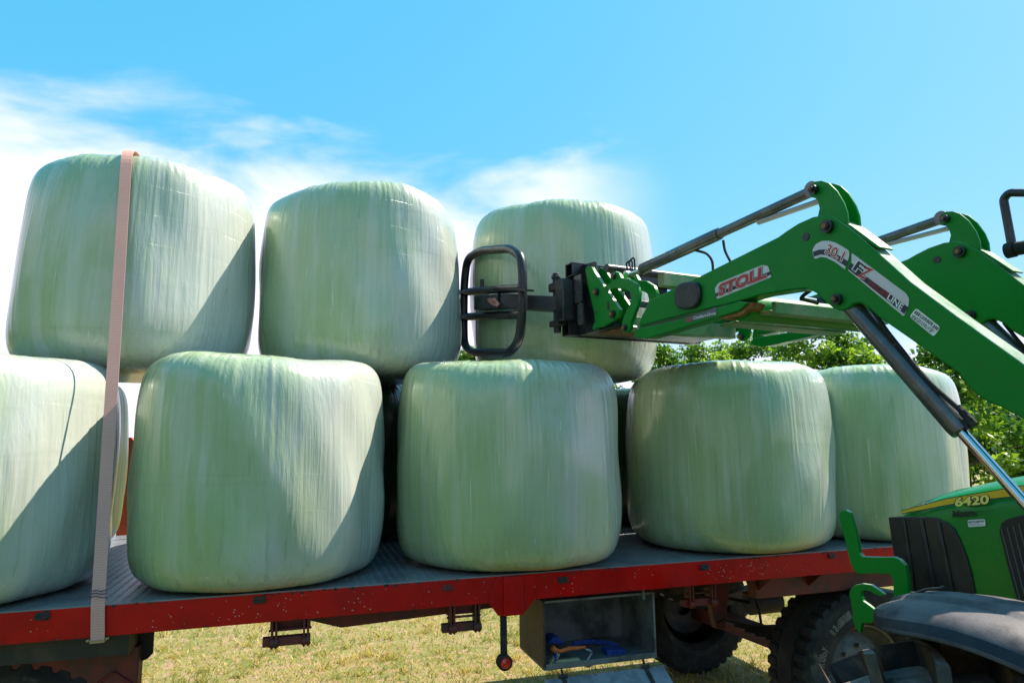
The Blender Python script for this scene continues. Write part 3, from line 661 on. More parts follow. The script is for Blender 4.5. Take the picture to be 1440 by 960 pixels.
LOWB = [(891, 472), (895, 463), (904, 461), (960, 448.5), (1040, 423.5), (1052, 425), (1040, 437), (1020, 443), (1000, 449), (960, 461), (910, 476), (897, 475)]
AW = .085
def pin(mb, x, y, l, r, th=.02, dark=False):
    c = NP(x, y, l); mb.cyl(c - L_*th*.5, L_, r, th, 22); mb.cyl(c - L_*th, L_, r*.55, th*1.4, 6)
def loader_arm(dl, near):
    o = L_*dl
    class S(MB): pass
    def pl(mb, px, l, th, r=0.0):
        P, d_ = plate(px, l, th, r); mb.prism([p+o for p in P], d_); return mb
    def fin(mb): mb.v = [tuple(Vector(v)) for v in mb.v]; return mb
    d = MB(); pl(d, ARM, 0, AW); arm = obj('loader_arm', d, GRN, TK, bevel=.006, smooth=30)
    for l_ in (.004, AW-.016):
        d = MB(); pl(d, FIN, l_, .012); obj('ram_bracket', d, GRN, arm, bevel=.003, smooth=30)
    # top strap plate at the knee
    d = MB(); pl(d, [(1181, 309), (1196, 317), (1215, 331), (1236, 347), (1233, 349), (1212, 334.5), (1194, 320), (1181, 311.5)], .004, AW-.008); obj('knee_plate', d, WHITE if False else GRN, arm, bevel=.002)
    for (x, y, r) in ((1146, 267, .017), (1165.5, 319, .024), (1179, 421, .020)):
        d = MB(); c = NP(x, y, 0)+o; d.cyl(c-L_*.008, L_, r, .02, 26); d.cyl(c-L_*.016, L_, r*.62, .02, 18); d.mi = 1; d.cyl(c-L_*.021, L_, r*.4, .02, 6); d.mi = 0
        obj('pivot_pin', d, [BLK, RUST], arm)
    d = MB(); c = NP(1133.5, 333, 0)+o; d.cyl(c-L_*.001, L_, .016, .004, 22); obj('bore', d, [BLK], arm)
    d = MB(); d.tube([NP(1146, 267, AW/2)+o-L_*.05, NP(1146, 267, AW/2)+o+L_*.05], .016, 16); pt, pb = NP(1146, 267, AW/2)+o, NP(884, 387, AW/2)+o
    ax = (pb-pt).normalized(); T = (pb-pt).length
    d2 = MB(); d2.tube([pt, pt+ax*T*.44], .0215, 20); d2.tube([pt+ax*T*.43, pt+ax*T*.445, pt+ax*T*.90, pt+ax*T*.905], [.027, .0285, .0285, .025], 24); d2.cyl(pt, L_, .03, .05, 20)
    rm = obj('tilt_ram', d2, STEEL, arm)
    d2 = MB(); d2.tube([pt+ax*T*.89, pb], .013, 18); d2.cyl(pb, L_, .024, .045, 18); obj('ram_rod', d2, CHR, rm)
    q0 = pt+ax*T*.24+Vector((0, 0, -.028)); d2 = MB(); d2.tube([q0+Vector((0, 0, .02)), q0, pt+Vector((0, 0, -.05))-H_*.02], .011, 12); obj('ram_pipe', d2, PIPE, rm)
    for xs in ([(1017, 338), (1019, 352), (1025, 364), (1031, 374)], [(978, 352), (994, 356), (1002, 366), (1003, 388)]):
        d2 = MB(); d2.tube(arc_round([NP(x, y, AW/2)+o for x, y in xs], .03, 4, False), .006, 10); obj('hose', d2, RUB, rm)
    # quick hitch: triangular plate, curved link, lower guide beam
    d = MB(); pl(d, TRI, AW-.01, .022); obj('hitch_plate', d, [GRN], arm, bevel=.003)
    d = MB(); pl(d, TRI, -.012, .022)
    for (x, y) in ((842, 411), (865, 442)):
        c = NP(x, y, 0)+o; d.mi = 1; d.cyl(c-L_*.016, L_, .021, .02, 24); d.mi = 2; d.cyl(c-L_*.024, L_, .012, .02, 6); d.mi = 0
    d.mi = 1
    c = NP(858, 430, 0)+o; d.box(c-L_*.0125, (.020, .002, .046), AX); c = NP(841, 439, 0)+o; d.cyl(c-L_*.0125, L_, .008, .002, 14)
    obj('hitch_plate', d, [GRN, BLK, RUST], arm, bevel=.003)
    d = MB(); pl(d, CLK, -.025, .022); pl(d, CLK, AW+.003, .022)
    for (x, y) in ((869, 389), (885, 461)):
        c = NP(x, y, 0)+o; d.mi = 1; d.cyl(c-L_*.028, L_, .017, .02, 24); d.mi = 2; d.cyl(c-L_*.036, L_, .010, .02, 6); d.mi = 0
    d.mi = 3; d.cyl(NP(869, 389, AW/2)+o, L_, .014, AW, 14); d.cyl(NP(885, 461, AW/2)+o, L_, .016, AW, 14)
    obj('tilt_link', d, [GRN, BLK, RUST, GALV], arm, bevel=.003)
    d = MB(); pl(d, LOWB, -.004, AW*.8); gb = obj('guide_beam', d, [GRN], arm, bevel=.004)
    d = MB(); pl(d, [(1033, 437), (1040, 425), (1056, 424.5), (1054, 432), (1038, 443.5), (1012, 449), (1010, 446)], .01, AW*.9); obj('beam_end', d, RUST, gb, bevel=.003)
    # oval rubber stop
    d = MB(); P = [NP(965+17.5*math.copysign(abs(math.cos(t))**.7, math.cos(t)), 415+19*math.copysign(abs(math.sin(t))**.7, math.sin(t))-2.5*math.cos(t), -.022) + o for t in np.linspace(0, 2*PI, 28, endpoint=False)]
    d.prism(P, L_*.03); obj('rubber_stop', d, BLK, arm, bevel=.008, smooth=60)
    # lift cylinder
    a, b = NP(1193, 425, AW/2)+o, NP(1352, 607, AW/2)+o; c = NP(1470, 740, AW/2)+o
    d = MB(); u = (b-a).normalized(); d.tube([a, b-u*.02, b, b+u*.002], [.033, .033, .030, .02], 28); lc = obj('lift_cylinder', d, STEEL, arm)
    d = MB(); d.tube([b-u*.02, c+(c-b)*.5], .0165, 24); obj('piston_rod', d, CHR, lc)
    d = MB(); pp = arc_round([NP(x, y, AW/2-.015)+o for x, y in ((1225, 432), (1245, 463), (1300, 532), (1345, 572), (1366, 590))], .05, 5, False); d.tube(pp, .0075, 10); d.cyl(NP(1362, 588, AW/2-.01)+o, u, .013, .05, 12); d.cyl(NP(1358, 584, AW/2-.01)+o, u, .010, .07, 12)
    d.cyl(NP(1360, 596, AW/2-.005)+o, (0, 0, 1), .012, .03, 6)
    obj('hose', d, RUB, lc)
    return arm, gb
arm_n, beam_n = loader_arm(0, True)
arm_f, beam_f = loader_arm(LW-AW, False)
# cross members between the arms
def latcyl(px, l0, l1, r): 
    a = NP(*px, l0); return a, a+L_*(l1-l0)
d = MB(); a, b = latcyl((1078, 428), AW, LW-AW, 0); c = NP(1040, 428, 0)
ctr = TP((NP(1033, 432, .0)-K0).dot(H_), 0, NP(1033, 432, 0).z)
d.tube([ctr+L_*(-0.0+AW*.5), ctr+L_*(LW-AW*.5)], .058, 32); ct_ = obj('cross_tube', d, GRN, TK)
d = MB(); e = TP((NP(1040, 437, 0)-K0).dot(H_), 0, NP(1040, 440, 0).z)
d.box(e+L_*(LW/2)+H_*.0, (.16, LW-2*AW-.01, .012), AX); d.box(e+L_*(LW/2)+H_*.16+Vector((0, 0, -.015)), (.10, LW-2*AW-.01, .012), AX); d.box(e+L_*(LW/2)-H_*.10+Vector((0, 0, .012)), (.02, LW-2*AW-.01, .05), AX)
for k in range(5): d.cyl(e+L_*(.2+.12*k)+Vector((0, 0, -.01)), (0, 0, 1), .010, .012, 8)
obj('cross_plate', d, LGRN, TK, bevel=.002)
hk = [(NP(x, y, 0)-K0) for x, y in ((905, 400), (858, 386), (870, 455), (846, 376))]
d = MB()
d.box(TP(hk[0].dot(H_)-.02, LW/2, hk[0].z+.03), (.05, LW-2*AW-.02, .07), AX); d.box(TP(hk[2].dot(H_), LW/2, hk[2].z), (.06, LW-2*AW-.02, .08), AX)
d.mi = 1; d.cyl(TP(hk[3].dot(H_), LW/2, hk[3].z), L_, .024, LW-.06, 20); d.mi = 0
obj('hitch_cross_beam', d, [LGRN, BLK], TK, bevel=.004)
for k, xs in enumerate(([(1150, 398), (1158, 404), (1168, 418), (1180, 430)], [(1140, 408), (1130, 415), (1126, 420), (1150, 426)])):
    d = MB(); d.tube(arc_round([NP(x, y, .12+.05*k) for x, y in xs], .04, 4, False), .008, 8); obj('hydraulic_hose', d, RUB, TK)
d = MB(); d.tube(arc_round([NP(888, 383, .1), NP(884, 368, .1), NP(892, 361, .1), NP(893, 380, .1)], .02, 4, False), .005, 8); obj('hydraulic_hose', d, RUB, TK); d = MB(); d.tube(arc_round([NP(884, 383, .13), NP(880, 370, .13), NP(889, 365, .13), NP(889, 383, .13)], .02, 4, False), .005, 8)
obj('hydraulic_hose', d, RUB, TK)
d = MB(); d.tube([NP(1126, 421, .5), NP(1147, 425, .55)], .017, 14); obj('hose_sleeve', d, mat('sleeve_blue', (.03, .22, .32), .5), TK)

# ---- stickers
NRM = -L_
def sticker(name, poly, parent, layers, back=SILV, r=.012, l=-.0015, stripe=None):
    d = MB(); P = [NP(x, y, l) for x, y in poly]; P = arc_round(P, r, 4) if r else P
    d.add(P, [tuple(range(len(P)))]); mats = [back]
    def mi(m_):
        if m_ not in mats: mats.append(m_)
        return mats.index(m_)
    lift = .0008
    if stripe:
        d.mi = mi(stripe[0]); SP = [NP(x, y, l-.0006) for x, y in stripe[1]]; d.add(SP, [tuple(range(len(SP)))])
    for (txt, A, B, C, m_, off, sh, k) in layers:
        text_mb(d, txt, NP(*A, l), NP(*B, l), NP(*C, l), NRM, .0012+.0005*k, mi(m_), off, sh)
    d.mi = 0
    return obj(name, d, mats, parent, smooth=0)
sticker('maker_sticker', [(1005, 406), (1010, 398), (1072, 372.5), (1080, 374), (1085, 389.5), (1008.3, 420.5)], arm_n,
        [('STOLL', (1011.5, 415.5), (1077, 389.5), (1012.5, 400.5), NAVY, .085, 0, 0), ('STOLL', (1011.5, 415.5), (1077, 389.5), (1012.5, 400.5), WHITE, .060, 0, 1), ('STOLL', (1011.5, 415.5), (1077, 389.5), (1012.5, 400.5), REDL, .042, 0, 2)],
        stripe=(NAVY, [(1006, 412.5), (1083, 381.5), (1084.3, 386), (1007.5, 417)]), r=.008)
def z3(l): return [(1130+x/7.382, 330+y/7.382) for x, y in l]
p3 = lambda x, y: (1130+x/7.382, 330+y/7.382)
sticker('series_sticker', z3([(95, 200), (95, 150), (130, 95), (190, 65), (260, 63), (330, 82), (400, 120), (470, 165), (475, 220), (430, 360), (330, 285), (240, 240), (180, 230), (120, 252), (105, 230)]), arm_n,
        [('30.1', p3(222, 188), p3(395, 275), p3(262, 96), WHITE, .055, 0, 0), ('30.1', p3(222, 188), p3(395, 275), p3(262, 96), REDL, .012, 0, 1)],
        stripe=(NAVY, z3([(97, 178), (160, 155), (230, 152), (330, 195), (420, 250), (458, 272), (438, 330), (330, 256), (240, 212), (180, 205), (105, 228)])), r=.004)
sticker('model_sticker', z3([(500, 188), (1060, 605), (1095, 660), (1090, 735), (1042, 850), (460, 368), (498, 290)]), arm_n,
        [('F', p3(515, 360), p3(590, 420), p3(575, 275), WHITE, .06, 0, 0), ('F', p3(515, 360), p3(590, 420), p3(575, 275), NAVY, .02, 0, 1),
         ('Z', p3(560, 425), p3(640, 460), p3(640, 330), WHITE, .06, 0, 0), ('Z', p3(560, 425), p3(640, 460), p3(640, 330), REDL, .03, 0, 1),
         ('PROFI', p3(672, 515), p3(868, 655), p3(692, 468), REDL, .05, 0, 1), ('PROFI', p3(672, 515), p3(868, 655), p3(692, 468), NAVY, .0, 0, 2),
         ('LINE', p3(868, 665), p3(1012, 785), p3(900, 610), WHITE, .015, 0, 1)],
        stripe=(NAVY, z3([(492, 290), (560, 345), (640, 425), (1085, 752), (1045, 822), (462, 356)])), r=.006)
d_ = lambda x, y: (1270+x/16, 420+y/16)
sticker('dealer_sticker', [d_(140, 405), d_(290, 205), d_(845, 640), d_(690, 855)], arm_n,
        [('III', d_(250, 325), d_(345, 390), d_(300, 270), NAVY, .03, 0, 0), ('GERBER', d_(365, 410), d_(650, 620), d_(415, 350), NAVY, .012, 0, 0), ('III', d_(665, 640), d_(755, 705), d_(715, 590), NAVY, .03, 0, 0),
         ('LANDTECHNIK GMBH', d_(195, 385), d_(690, 755), d_(225, 345), NAVY, 0, 0, 0), ('SERVICE', d_(180, 425), d_(640, 775), d_(205, 390), NAVY, 0, 0, 0)], back=WHITE, r=.010)
e_ = lambda x, y: (950+x/13.09, 425+y/13.09)
sticker('damper_sticker', [e_(180, 305), e_(750, 85), e_(755, 235), e_(190, 375)], beam_n,
        [('Comfort-Drive', e_(330, 318), e_(740, 225), e_(335, 262), WHITE, .01, 0, 0), ('C', e_(205, 360), e_(300, 340), e_(215, 300), REDL, .05, 0, 0)], back=mat('decal_grey', (.10, .11, .13), .4), r=.002, l=-.006)

# ---- bonnet
def hood():
    # stations along h: (h, half width, shoulder height, crown height, bottom)
    st = [(-.035, .20, 1.668, 1.690, 1.62), (-.045, .27, 1.690, 1.712, 1.60), (-.065, .300, 1.706, 1.738, 1.585), (-.11, .312, 1.728, 1.772, 1.57), (-.20, .318, 1.762, 1.815, 1.2), (-.35, .320, 1.797, 1.857, 1.1), (-.60, .322, 1.835, 1.905, 1.05), (-1.0, .325, 1.88, 1.955, 1.05), (-1.75, .33, 1.93, 2.01, 1.05)]
    d = MB(); rings = []
    for h, w, zs, zc, zb in st:
        pts = [(-w, zb), (-w, zs-.22 if zs-.22 > zb else zb+.01), (-w, zs-.05), (-w*.985, zs-.018), (-w*.94, zs+.008), (-w*.80, zs+.032)]
        k = len(pts); rise = zc-(zs+.032)
        for t in (.55, .25): pts.append((-w*t, zs+.032+rise*(1-t*t)*1.0))
        pts.append((0, zc)); pts += [(-a, b) for a, b in pts[-2::-1]]
        rings.append([TP(h, LC+a, b) for a, b in pts])
    n = len(rings[0]); vs = [p for r in rings for p in r]
    fs = []
    for i in range(len(rings)-1):
        for j in range(n-1): fs.append((i*n+j, i*n+j+1, (i+1)*n+j+1, (i+1)*n+j))
    fs.append(tuple(range(n))); d.add(vs, fs)
    return obj('bonnet', d, HGRN, TK, smooth=35)
bonnet = hood()
HL = LC-.322
def side(px, l, th, name, m, parent, r=.0, bevel=.003):
    d = MB(); P = [NP(x, y, l) for x, y in px]; P = arc_round(P, r) if r else P; d.prism(P, L_*th); return obj(name, d, m, parent, bevel=bevel)
z5 = lambda l: [(1100+x/3.2, 660+y/3.2) for x, y in l]
# front side grille (black), with ribs
g1 = side(z5([(476, 214), (560, 213), (640, 213), (690, 217), (735, 235), (770, 265), (800, 320), (825, 385), (848, 460), (868, 560), (880, 640), (560, 640), (520, 520)]), HL-.005, .06, 'side_grille', mat('grille_black', (.012, .011, .010), .5, col2=(.03, .022, .016), nscale=9, dust=(.09, .085, .08), dlo=.68, dhi=.72, dscale=34), bonnet)
for a, b in (((545, 225), (595, 560)), ((625, 225), (690, 560)), ((700, 235), (770, 560))):
    p, q_ = [NP(1100+x/3.2, 660+y/3.2, HL-.007) for x, y in (a, b)]; d = MB(); d.beam(p, q_, .014, .010, L_); obj('grille_rib', d, BLK, g1, bevel=.003)
# grille front
d = MB(); d.prism([TP(-.05, LC-.30, 1.70), TP(-.05, LC-.30, 1.62), TP(-.075, LC-.31, 1.1), TP(-.2, LC-.315, 1.1), TP(-.14, LC-.31, 1.71)], L_*.60); obj('front_grille', d, BLK, bonnet)
HLM = mat('headlight_glass', (.6, .6, .6), .1, spec=.8)
for s in (-1, 1): d = MB(); d.box(TP(-.046, LC+s*.17, 1.60), (.02, .16, .09), AX); obj('headlight', d, HLM, bonnet, bevel=.01)
# louvred engine side panel
g2 = side(z5([(985, 240), (1010, 222), (1100, 200), (1200, 190), (1250, 640), (1070, 640), (1010, 420), (975, 275)]), HL-.006, .05, 'engine_louvre', mat('louvre_black', (.008, .008, .009), .5), bonnet)
LVE = mat('louvre_edge', (.10, .11, .11), .4)
for k in range(9):
    d = MB(); p, q_ = [NP(1100+x/3.2, 660+y/3.2, HL-.007) for x, y in ((985+k*27, 265-k*7), (1085+k*26, 640))]; d.tube([p, q_], .0018, 6); obj('louvre_bar', d, LVE, g2)
# yellow stripe, figures and lettering
HS = HL-.0015
zz_ = lambda x, y: (1330+x/16, 685+y/16)
d = MB(); mats = [NAVY, YEL, LYEL, BLK, WHITE, mat('letter_black', (.012, .012, .012), .5)]
up_ = [(1267, 718.6), (1300, 709.5), (1330, 701.5), (1365, 695.5), (1412, 687.5), (1450, 681), (1520, 670)]
lo_ = [(1520, 686), (1450, 696), (1412, 698.5), (1365, 703.5), (1330, 709.5), (1300, 715.5), (1269, 721)]
def grow(a, dy): return [(x, y+dy) for x, y in a]
d.mi = 0; P = [NP(x, y, HS) for x, y in grow(up_, -1.1)+grow(lo_, 1.1)]; d.add(P, [tuple(range(len(P)))])
d.mi = 1; P = [NP(x, y, HS-.0006) for x, y in up_+lo_]; d.add(P, [tuple(range(len(P)))])
for off, m_, k in ((.10, 0, 1), (.035, 2, 2)):
    text_mb(d, '6420', NP(*zz_(225, 425), HS), NP(*zz_(965, 360), HS), NP(*zz_(225, 235), HS), NRM, .0006+.0006*k, m_, off)
text_mb(d, 'Matra', NP(*zz_(160, 670), HS), NP(*zz_(655, 630), HS), NP(*zz_(165, 530), HS), NRM, .0008, 5, .045)
text_mb(d, 'Industriering 11', NP(*zz_(675, 560), HS), NP(*zz_(1085, 530), HS), NP(*zz_(678, 525), HS), NRM, .0008, 5, .01)
text_mb(d, '7272 Lana', NP(*zz_(690, 620), HS), NP(*zz_(930, 600), HS), NP(*zz_(690, 590), HS), NRM, .0008, 5, .01)
P = arc_round([NP(*zz_(x, y), HS) for x, y in ((490, 735), (880, 710), (900, 865), (510, 890))], .004, 4); d.mi = 4; d.add(P, [tuple(range(len(P)))])
text_mb(d, 'BROCKBERND', NP(*zz_(515, 800), HS), NP(*zz_(865, 775), HS), NP(*zz_(512, 758), HS), NRM, .0008, 5, .02)
text_mb(d, 'Landmaschinen', NP(*zz_(520, 830), HS), NP(*zz_(760, 815), HS), NP(*zz_(520, 810), HS), NRM, .0008, 5, 0)
text_mb(d, 'Technik und Service', NP(*zz_(525, 862), HS), NP(*zz_(870, 842), HS), NP(*zz_(524, 840), HS), NRM, .0008, 5, 0)
d.mi = 0
obj('bonnet_decal', d, mats, bonnet, smooth=0)
# engine, chassis, front axle
d = MB(); d.box(TP(-.95, LC, 1.02), (1.55, .42, .5), AX); d.box(TP(-.55, LC, .75), (.35, 1.05, .16), AX); d.box(TP(-.9, LC, 1.2), (1.5, .56, .3), AX); obj('engine_block', d, DARK, TK, bevel=.02)
for l in (.05, LW-.09):
    d = MB(); d.box(TP(-1.45, l, 1.55), (.16, .10, 1.5), AX); d.box(TP(-1.2, l, 1.0), (.7, .08, .14), AX); obj('loader_mast', d, GRN, TK, bevel=.006)
# green guard brackets in front of the bonnet
side(z5([(253, 205), (262, 187), (283, 180), (303, 192), (325, 270), (340, 345), (345, 375), (360, 391), (440, 393), (500, 392), (530, 405), (550, 430), (560, 470), (572, 600), (500, 600), (498, 500), (485, 470), (440, 468), (340, 468), (322, 455), (305, 420), (285, 330)]), .02, .02, 'guard_bracket', GRN, TK, bevel=.003)
d = MB(); d.box(TP(-.2, .06, 1.42), (.35, .05, .12), AX); obj('bracket_carrier', d, DARK, TK, bevel=.004)
# front wheels
FWC = (-.58, .75); FR = .725
def ag_wheel(hc, lc, zc, R, w, ri, nl, sgn):
    c = TP(hc, lc, zc); hw = w/2; rc = R-.062
    d = MB(); prof = [(ri, -hw*.70), (ri+.02, -hw*.82), (ri+(rc-ri)*.45, -hw), (rc-.09, -hw*.98), (rc-.025, -hw*.88), (rc-.005, -hw*.6), (rc, 0)]
    prof = prof+[(r, -o) for r, o in prof[-2::-1]]
    d.lathe(prof, c, L_, 96)
    z = Vector((0, 0, 1))
    def dirv(a): return H_*math.cos(a)+z*math.sin(a)
    for s in (-1, 1):
        for k in range(nl):
            a0 = 2*PI*(k+(.5 if s > 0 else 0))/nl
            sec = []
            for t in np.linspace(0, 1, 7):
                o = s*hw*(-.08+1.08*t); sweep = .50*t**.85
                wid = .010+.016*t
                tp = R - .006*t - (.075 if t == 1 else 0); bt = rc-.03-(.07*max(0, t-.6)/.4)
                a = a0+sweep*.62
                ring = []
                for da, rr_ in ((-wid*1.45/R, bt), (-wid*.75/R, tp), (wid*.75/R, tp), (wid*1.45/R, bt)): ring.append(c+dirv(a+da)*rr_+L_*o)
                sec.append(ring)
            vs = [p for r_ in sec for p in r_]; fs = [(0, 1, 2, 3), (27, 26, 25, 24)]
            for i in range(6):
                for j in range(4): fs.append((i*4+j, i*4+(j+1) % 4, i*4+4+(j+1) % 4, i*4+4+j))
            d.add(vs, fs)
    t_o = obj('wheel', d, MUDRUB, TK, smooth=35)
    d = MB(); s = sgn; d.lathe([(ri+.02, s*hw*.74), (ri-.015, s*hw*.70), (ri-.03, s*hw*.3), (ri*.7, s*hw*.15), (.15, s*hw*.3), (.12, s*hw*.55), (.001, s*hw*.55)], c, L_, 48); obj('rim', d, YEL, t_o)
    return t_o
LWH = -.325
ag_wheel(FWC[0], LWH, FWC[1], FR, .44, .40, 24, -1); ag_wheel(FWC[0], 2*LC-LWH, FWC[1], FR, .44, .40, 24, 1)
ag_wheel(-2.75, -.38, .90, .90, .5, .5, 20, -1); ag_wheel(-2.75, 2*LC+.38, .90, .90, .5, .5, 20, 1)
def fender(lc, nm='mudguard'):
    d = MB(); n = 40; hw = .175
    A0, A1 = rad(70), rad(185)
    # cross section (offset across, drop): crown with a raised lip and rolled near edge
    sec = [(-hw-.016, -.060), (-hw-.010, -.052), (-hw, -.030), (-hw+.02, -.012), (-hw+.05, -.002), (-hw+.10, .003), (-.055, .004), (-.045, .012), (-.030, .016), (.02, .017), (.045, .013), (.058, .004), (.10, .003), (hw-.04, -.002), (hw-.015, -.012), (hw, -.04)]
    C = TP(FWC[0], 0, FWC[1])
    rings = []
    for i in range(n+1):
        a = A0+(A1-A0)*i/n; e = H_*math.cos(a)+Vector((0, 0, math.sin(a)))
        nose = min(1, i/5); nose = math.sqrt(max(.0, 1-(1-nose)**2)); 
        Rr = .832
        r_ = []
        for o, dz in sec: r_.append(C+e*(Rr+dz*(.15+.85*nose)-.015*(1-nose))+L_*(lc+o*(.22+.78*nose)+ (0.10*(1-nose))))
        rings.append(r_)
    k = len(sec); vs = [p for r_ in rings for p in r_]
    fs = [(i*k+j, i*k+j+1, (i+1)*k+j+1, (i+1)*k+j) for i in range(n) for j in range(k-1)]
    d.add(vs, fs); o = obj(nm, d, FEND, TK, smooth=50); s = o.modifiers.new('t', 'SOLIDIFY'); s.thickness = .006; s.offset = -1
    return o
fd = fender(LWH); fender(2*LC-LWH)
# bracket of the mudguard
o_ = [(300, 560), (308, 535), (330, 517), (360, 512), (400, 518), (440, 545), (462, 562), (440, 568), (400, 550), (372, 540), (356, 545), (353, 565), (362, 590), (390, 610), (440, 650), (470, 668), (400, 690), (358, 690), (352, 735), (335, 720), (318, 680), (316, 640), (310, 600)]
side(z5(o_), -.13, .014, 'mudguard_bracket', GRN, fd, bevel=.002)
d = MB(); A, B = NP(1286, 838, -.33), NP(1324, 832, -.33); rr_ = (A-TP(FWC[0], -.33, FWC[1])).normalized()*.006
d.tube([A+rr_, (A+B)/2+rr_*2, B+rr_*1.5, B+rr_*2.5+H_*-.01], .004, 8); d.cyl(A+rr_, (0, 0, 1), .009, .01, 10); obj('mudguard_clip', d, BLK, fd)
# mirror arm on the far side
d = MB(); lm = .80; pp = arc_round([NP(1423, 345, lm), NP(1411, 280, lm), NP(1419, 271, lm), NP(1500, 272, lm), TP(-1.7, lm+.3, 2.9)], .02, 5, False); d.tube(pp, .016, 14); ma = obj('mirror_arm', d, BLK, TK)
d = MB(); a = NP(1415, 353, lm); b = NP(1428, 350, lm); c = NP(1460, 345, lm); d.tube([a, a+(b-a)*.05, b-(b-a)*.05, b], [.026, .031, .031, .030], 18); d.tube([b, b+(b-a)*.15, c], [.024, .027, .027], 18); obj('arm_joint', d, RUB, ma)
# cab, outside the picture to the right
d = MB(); 
for h, l in ((-1.85, LC-.62), (-1.85, LC+.62), (-3.2, LC-.72), (-3.2, LC+.72)): d.box(TP(h, l, 2.05), (.07, .07, 1.4), AX)
d.box(TP(-2.5, LC, 2.83), (1.6, 1.55, .18), AX); d.box(TP(-2.5, LC, 1.3), (1.4, 1.2, .25), AX); cab = obj('cab', d, BLK, TK, bevel=.02)
for c_w, s_w in ((TP(-1.86, LC, 2.1), (.01, 1.15, 1.2)), (TP(-2.5, LC-.66, 2.1), (1.2, .01, 1.2))):
    d = MB(); d.box(c_w, s_w, AX); obj('cab_window', d, GLASS, cab)

# ------------------------------------------------------------------ bale grab on the loader
GB = thing('bale_grab', TP(1.75, LC, 2.8), 'black tubular bale grab on the loader clamping the right upper bale', 'bale grab')
hT, hB = 1.79, 1.80
zT = NP(796, 381, -.05).z; zBm = NP(791, 463, -.05).z
lA, lB = -.05, LW+.05
def P_h(px, l): p = NP(*px, l)-K0; return p.dot(H_), p.z
d = MB()
hT, zT = P_h((796, 381.5), -.05); hB, zBm = P_h((791.5, 463.5), -.05)
s = .078
def hollow(mb, h, z, w, hh, l0, l1, t=.008):
    for (dh, dz, sh, sz) in ((0, hh/2-t/2, w, t), (0, -hh/2+t/2, w, t), (-w/2+t/2, 0, t, hh-2*t), (w/2-t/2, 0, t, hh-2*t)):
        mb.box(TP(h+dh, (l0+l1)/2, z+dz), (sh, l1-l0, sz), AX)
    mb.box(TP(h, l0+.05, z), (w-2*t, .004, hh-2*t), AX)
hollow(d, hT-.03, zT, s, .082, lA, lB); hollow(d, hB-.03, zBm, s, .082, lA, lB)
for l in (-.0, .16, .41, .66, LW): d.box(TP((hT+hB)/2-.03, l, (zT+zBm)/2), (.05, .05, zT-zBm-.084), AX)
d.box(TP(hT-.062, LW/2, (zT+zBm)/2+.0), (.010, LW-.12, zT-zBm-.30), AX)
for l in (.02, LW-.02):
    d.prism([TP(hT-.07, l, zT+.03), TP(hT-.20, l, zT+.02), TP(hT-.26, l, zBm+.0), TP(hB-.07, l, zBm-.03)], L_*.014)
d.box(TP(hB-.22, LW/2, zBm-.03), (.40, LW*.96, .022), AX)
fr = obj('grab_frame', d, BLK, GB, bevel=.003)
d = MB(); hx, hz_ = P_h((818, 408), -.02); d.box(TP(hx+.02, -.03, hz_+.01), (.07, .012, .16), AX); d.box(TP(hx-.0, -.03, hz_-.14), (.05, .012, .12), AX); obj('lug_plate', d, STEEL, fr)
d = MB(); d.box(TP(hB-.30, LW*.25, zBm-.045), (.20, LW*.35, .008), AX); obj('wear_plate', d, RUST, fr)
def swing(sgn, l_h, l_p, dh):
    # hinge block, beam and hand frame; sgn mirrors across the tractor's middle
    def X(p, l_):  # pixel seen on the near hand plane, moved to plane l_
        q = NP(*p, -.28)-K0; return TP(q.dot(H_)+dh, l_, q.z)
    hh, zz = P_h((791, 423), -.075)
    d = MB(); cz = zz; hh += .0
    d.box(TP(hh-.02, l_h, cz), (.085, .07, .245), AX)
    d.mi = 1; d.box(TP(hh+.06, l_h-.0*sgn, cz+.095), (.10, .062, .05), AX); d.box(TP(hh+.06, l_h, cz-.125), (.10, .062, .035), AX); d.cyl(TP(hh+.065, l_h, cz), (0, 0, 1), .022, .36, 16); d.cyl(TP(hh+.065, l_h, cz+.155), (0, 0, 1), .030, .022, 6)
    d.mi = 0
    hg = obj('hinge', d, [BLK, DARK], GB, bevel=.005)
    d = MB(); a = TP(hh+.04, l_h, cz-.015); e0 = P_h((709, 424), -.30); e1 = P_h((673, 426), -.33)
    b = TP(e0[0]+dh*.6, l_p-.035*sgn, e0[1]); c = TP(e1[0]+dh*.8, l_p-.045*sgn, e1[1])
    d.beam(a, b, .07, .088); d.beam(b-(c-b).normalized()*.006, c, .078, .094)
    bm_ = obj('swing_arm', d, BLK, GB, bevel=.006)
    d = MB(); pts = [X(p, l_p) for p in ((735, 380), (735, 427), (731, 478), (716, 496.5), (662, 495), (652.5, 484), (652, 440), (653, 395), (657, 364), (675, 352.5), (718, 349.5), (732, 360))]
    d.tube(arc_round(pts, .10, 6, True), .028, 16, closed=True)
    for (p, q_) in (((650, 411), (733, 405)), ((651, 445.5), (734, 442.5))):
        A, B = X(p, l_p), X(q_, l_p); d.tube([A, (A+B)/2+L_*(-.012*sgn), B], .026, 14)
    hf = obj('hand_frame', d, BLK, GB, smooth=60)
    d = MB(); A, B = X((700, 405), l_p-.03*sgn), X((752, 409), l_p-.03*sgn); d.beam(A, B, .05, .012); d.cyl(X((678, 398), l_p), (0, 0, 1), .014, .05, 8); obj('bolt_plate', d, DARK, hf)
    return bm_
bm_n = swing(1, -.075, -.28, 0)
bm_f = swing(-1, LW+.075, LC+.64+.075, .62)
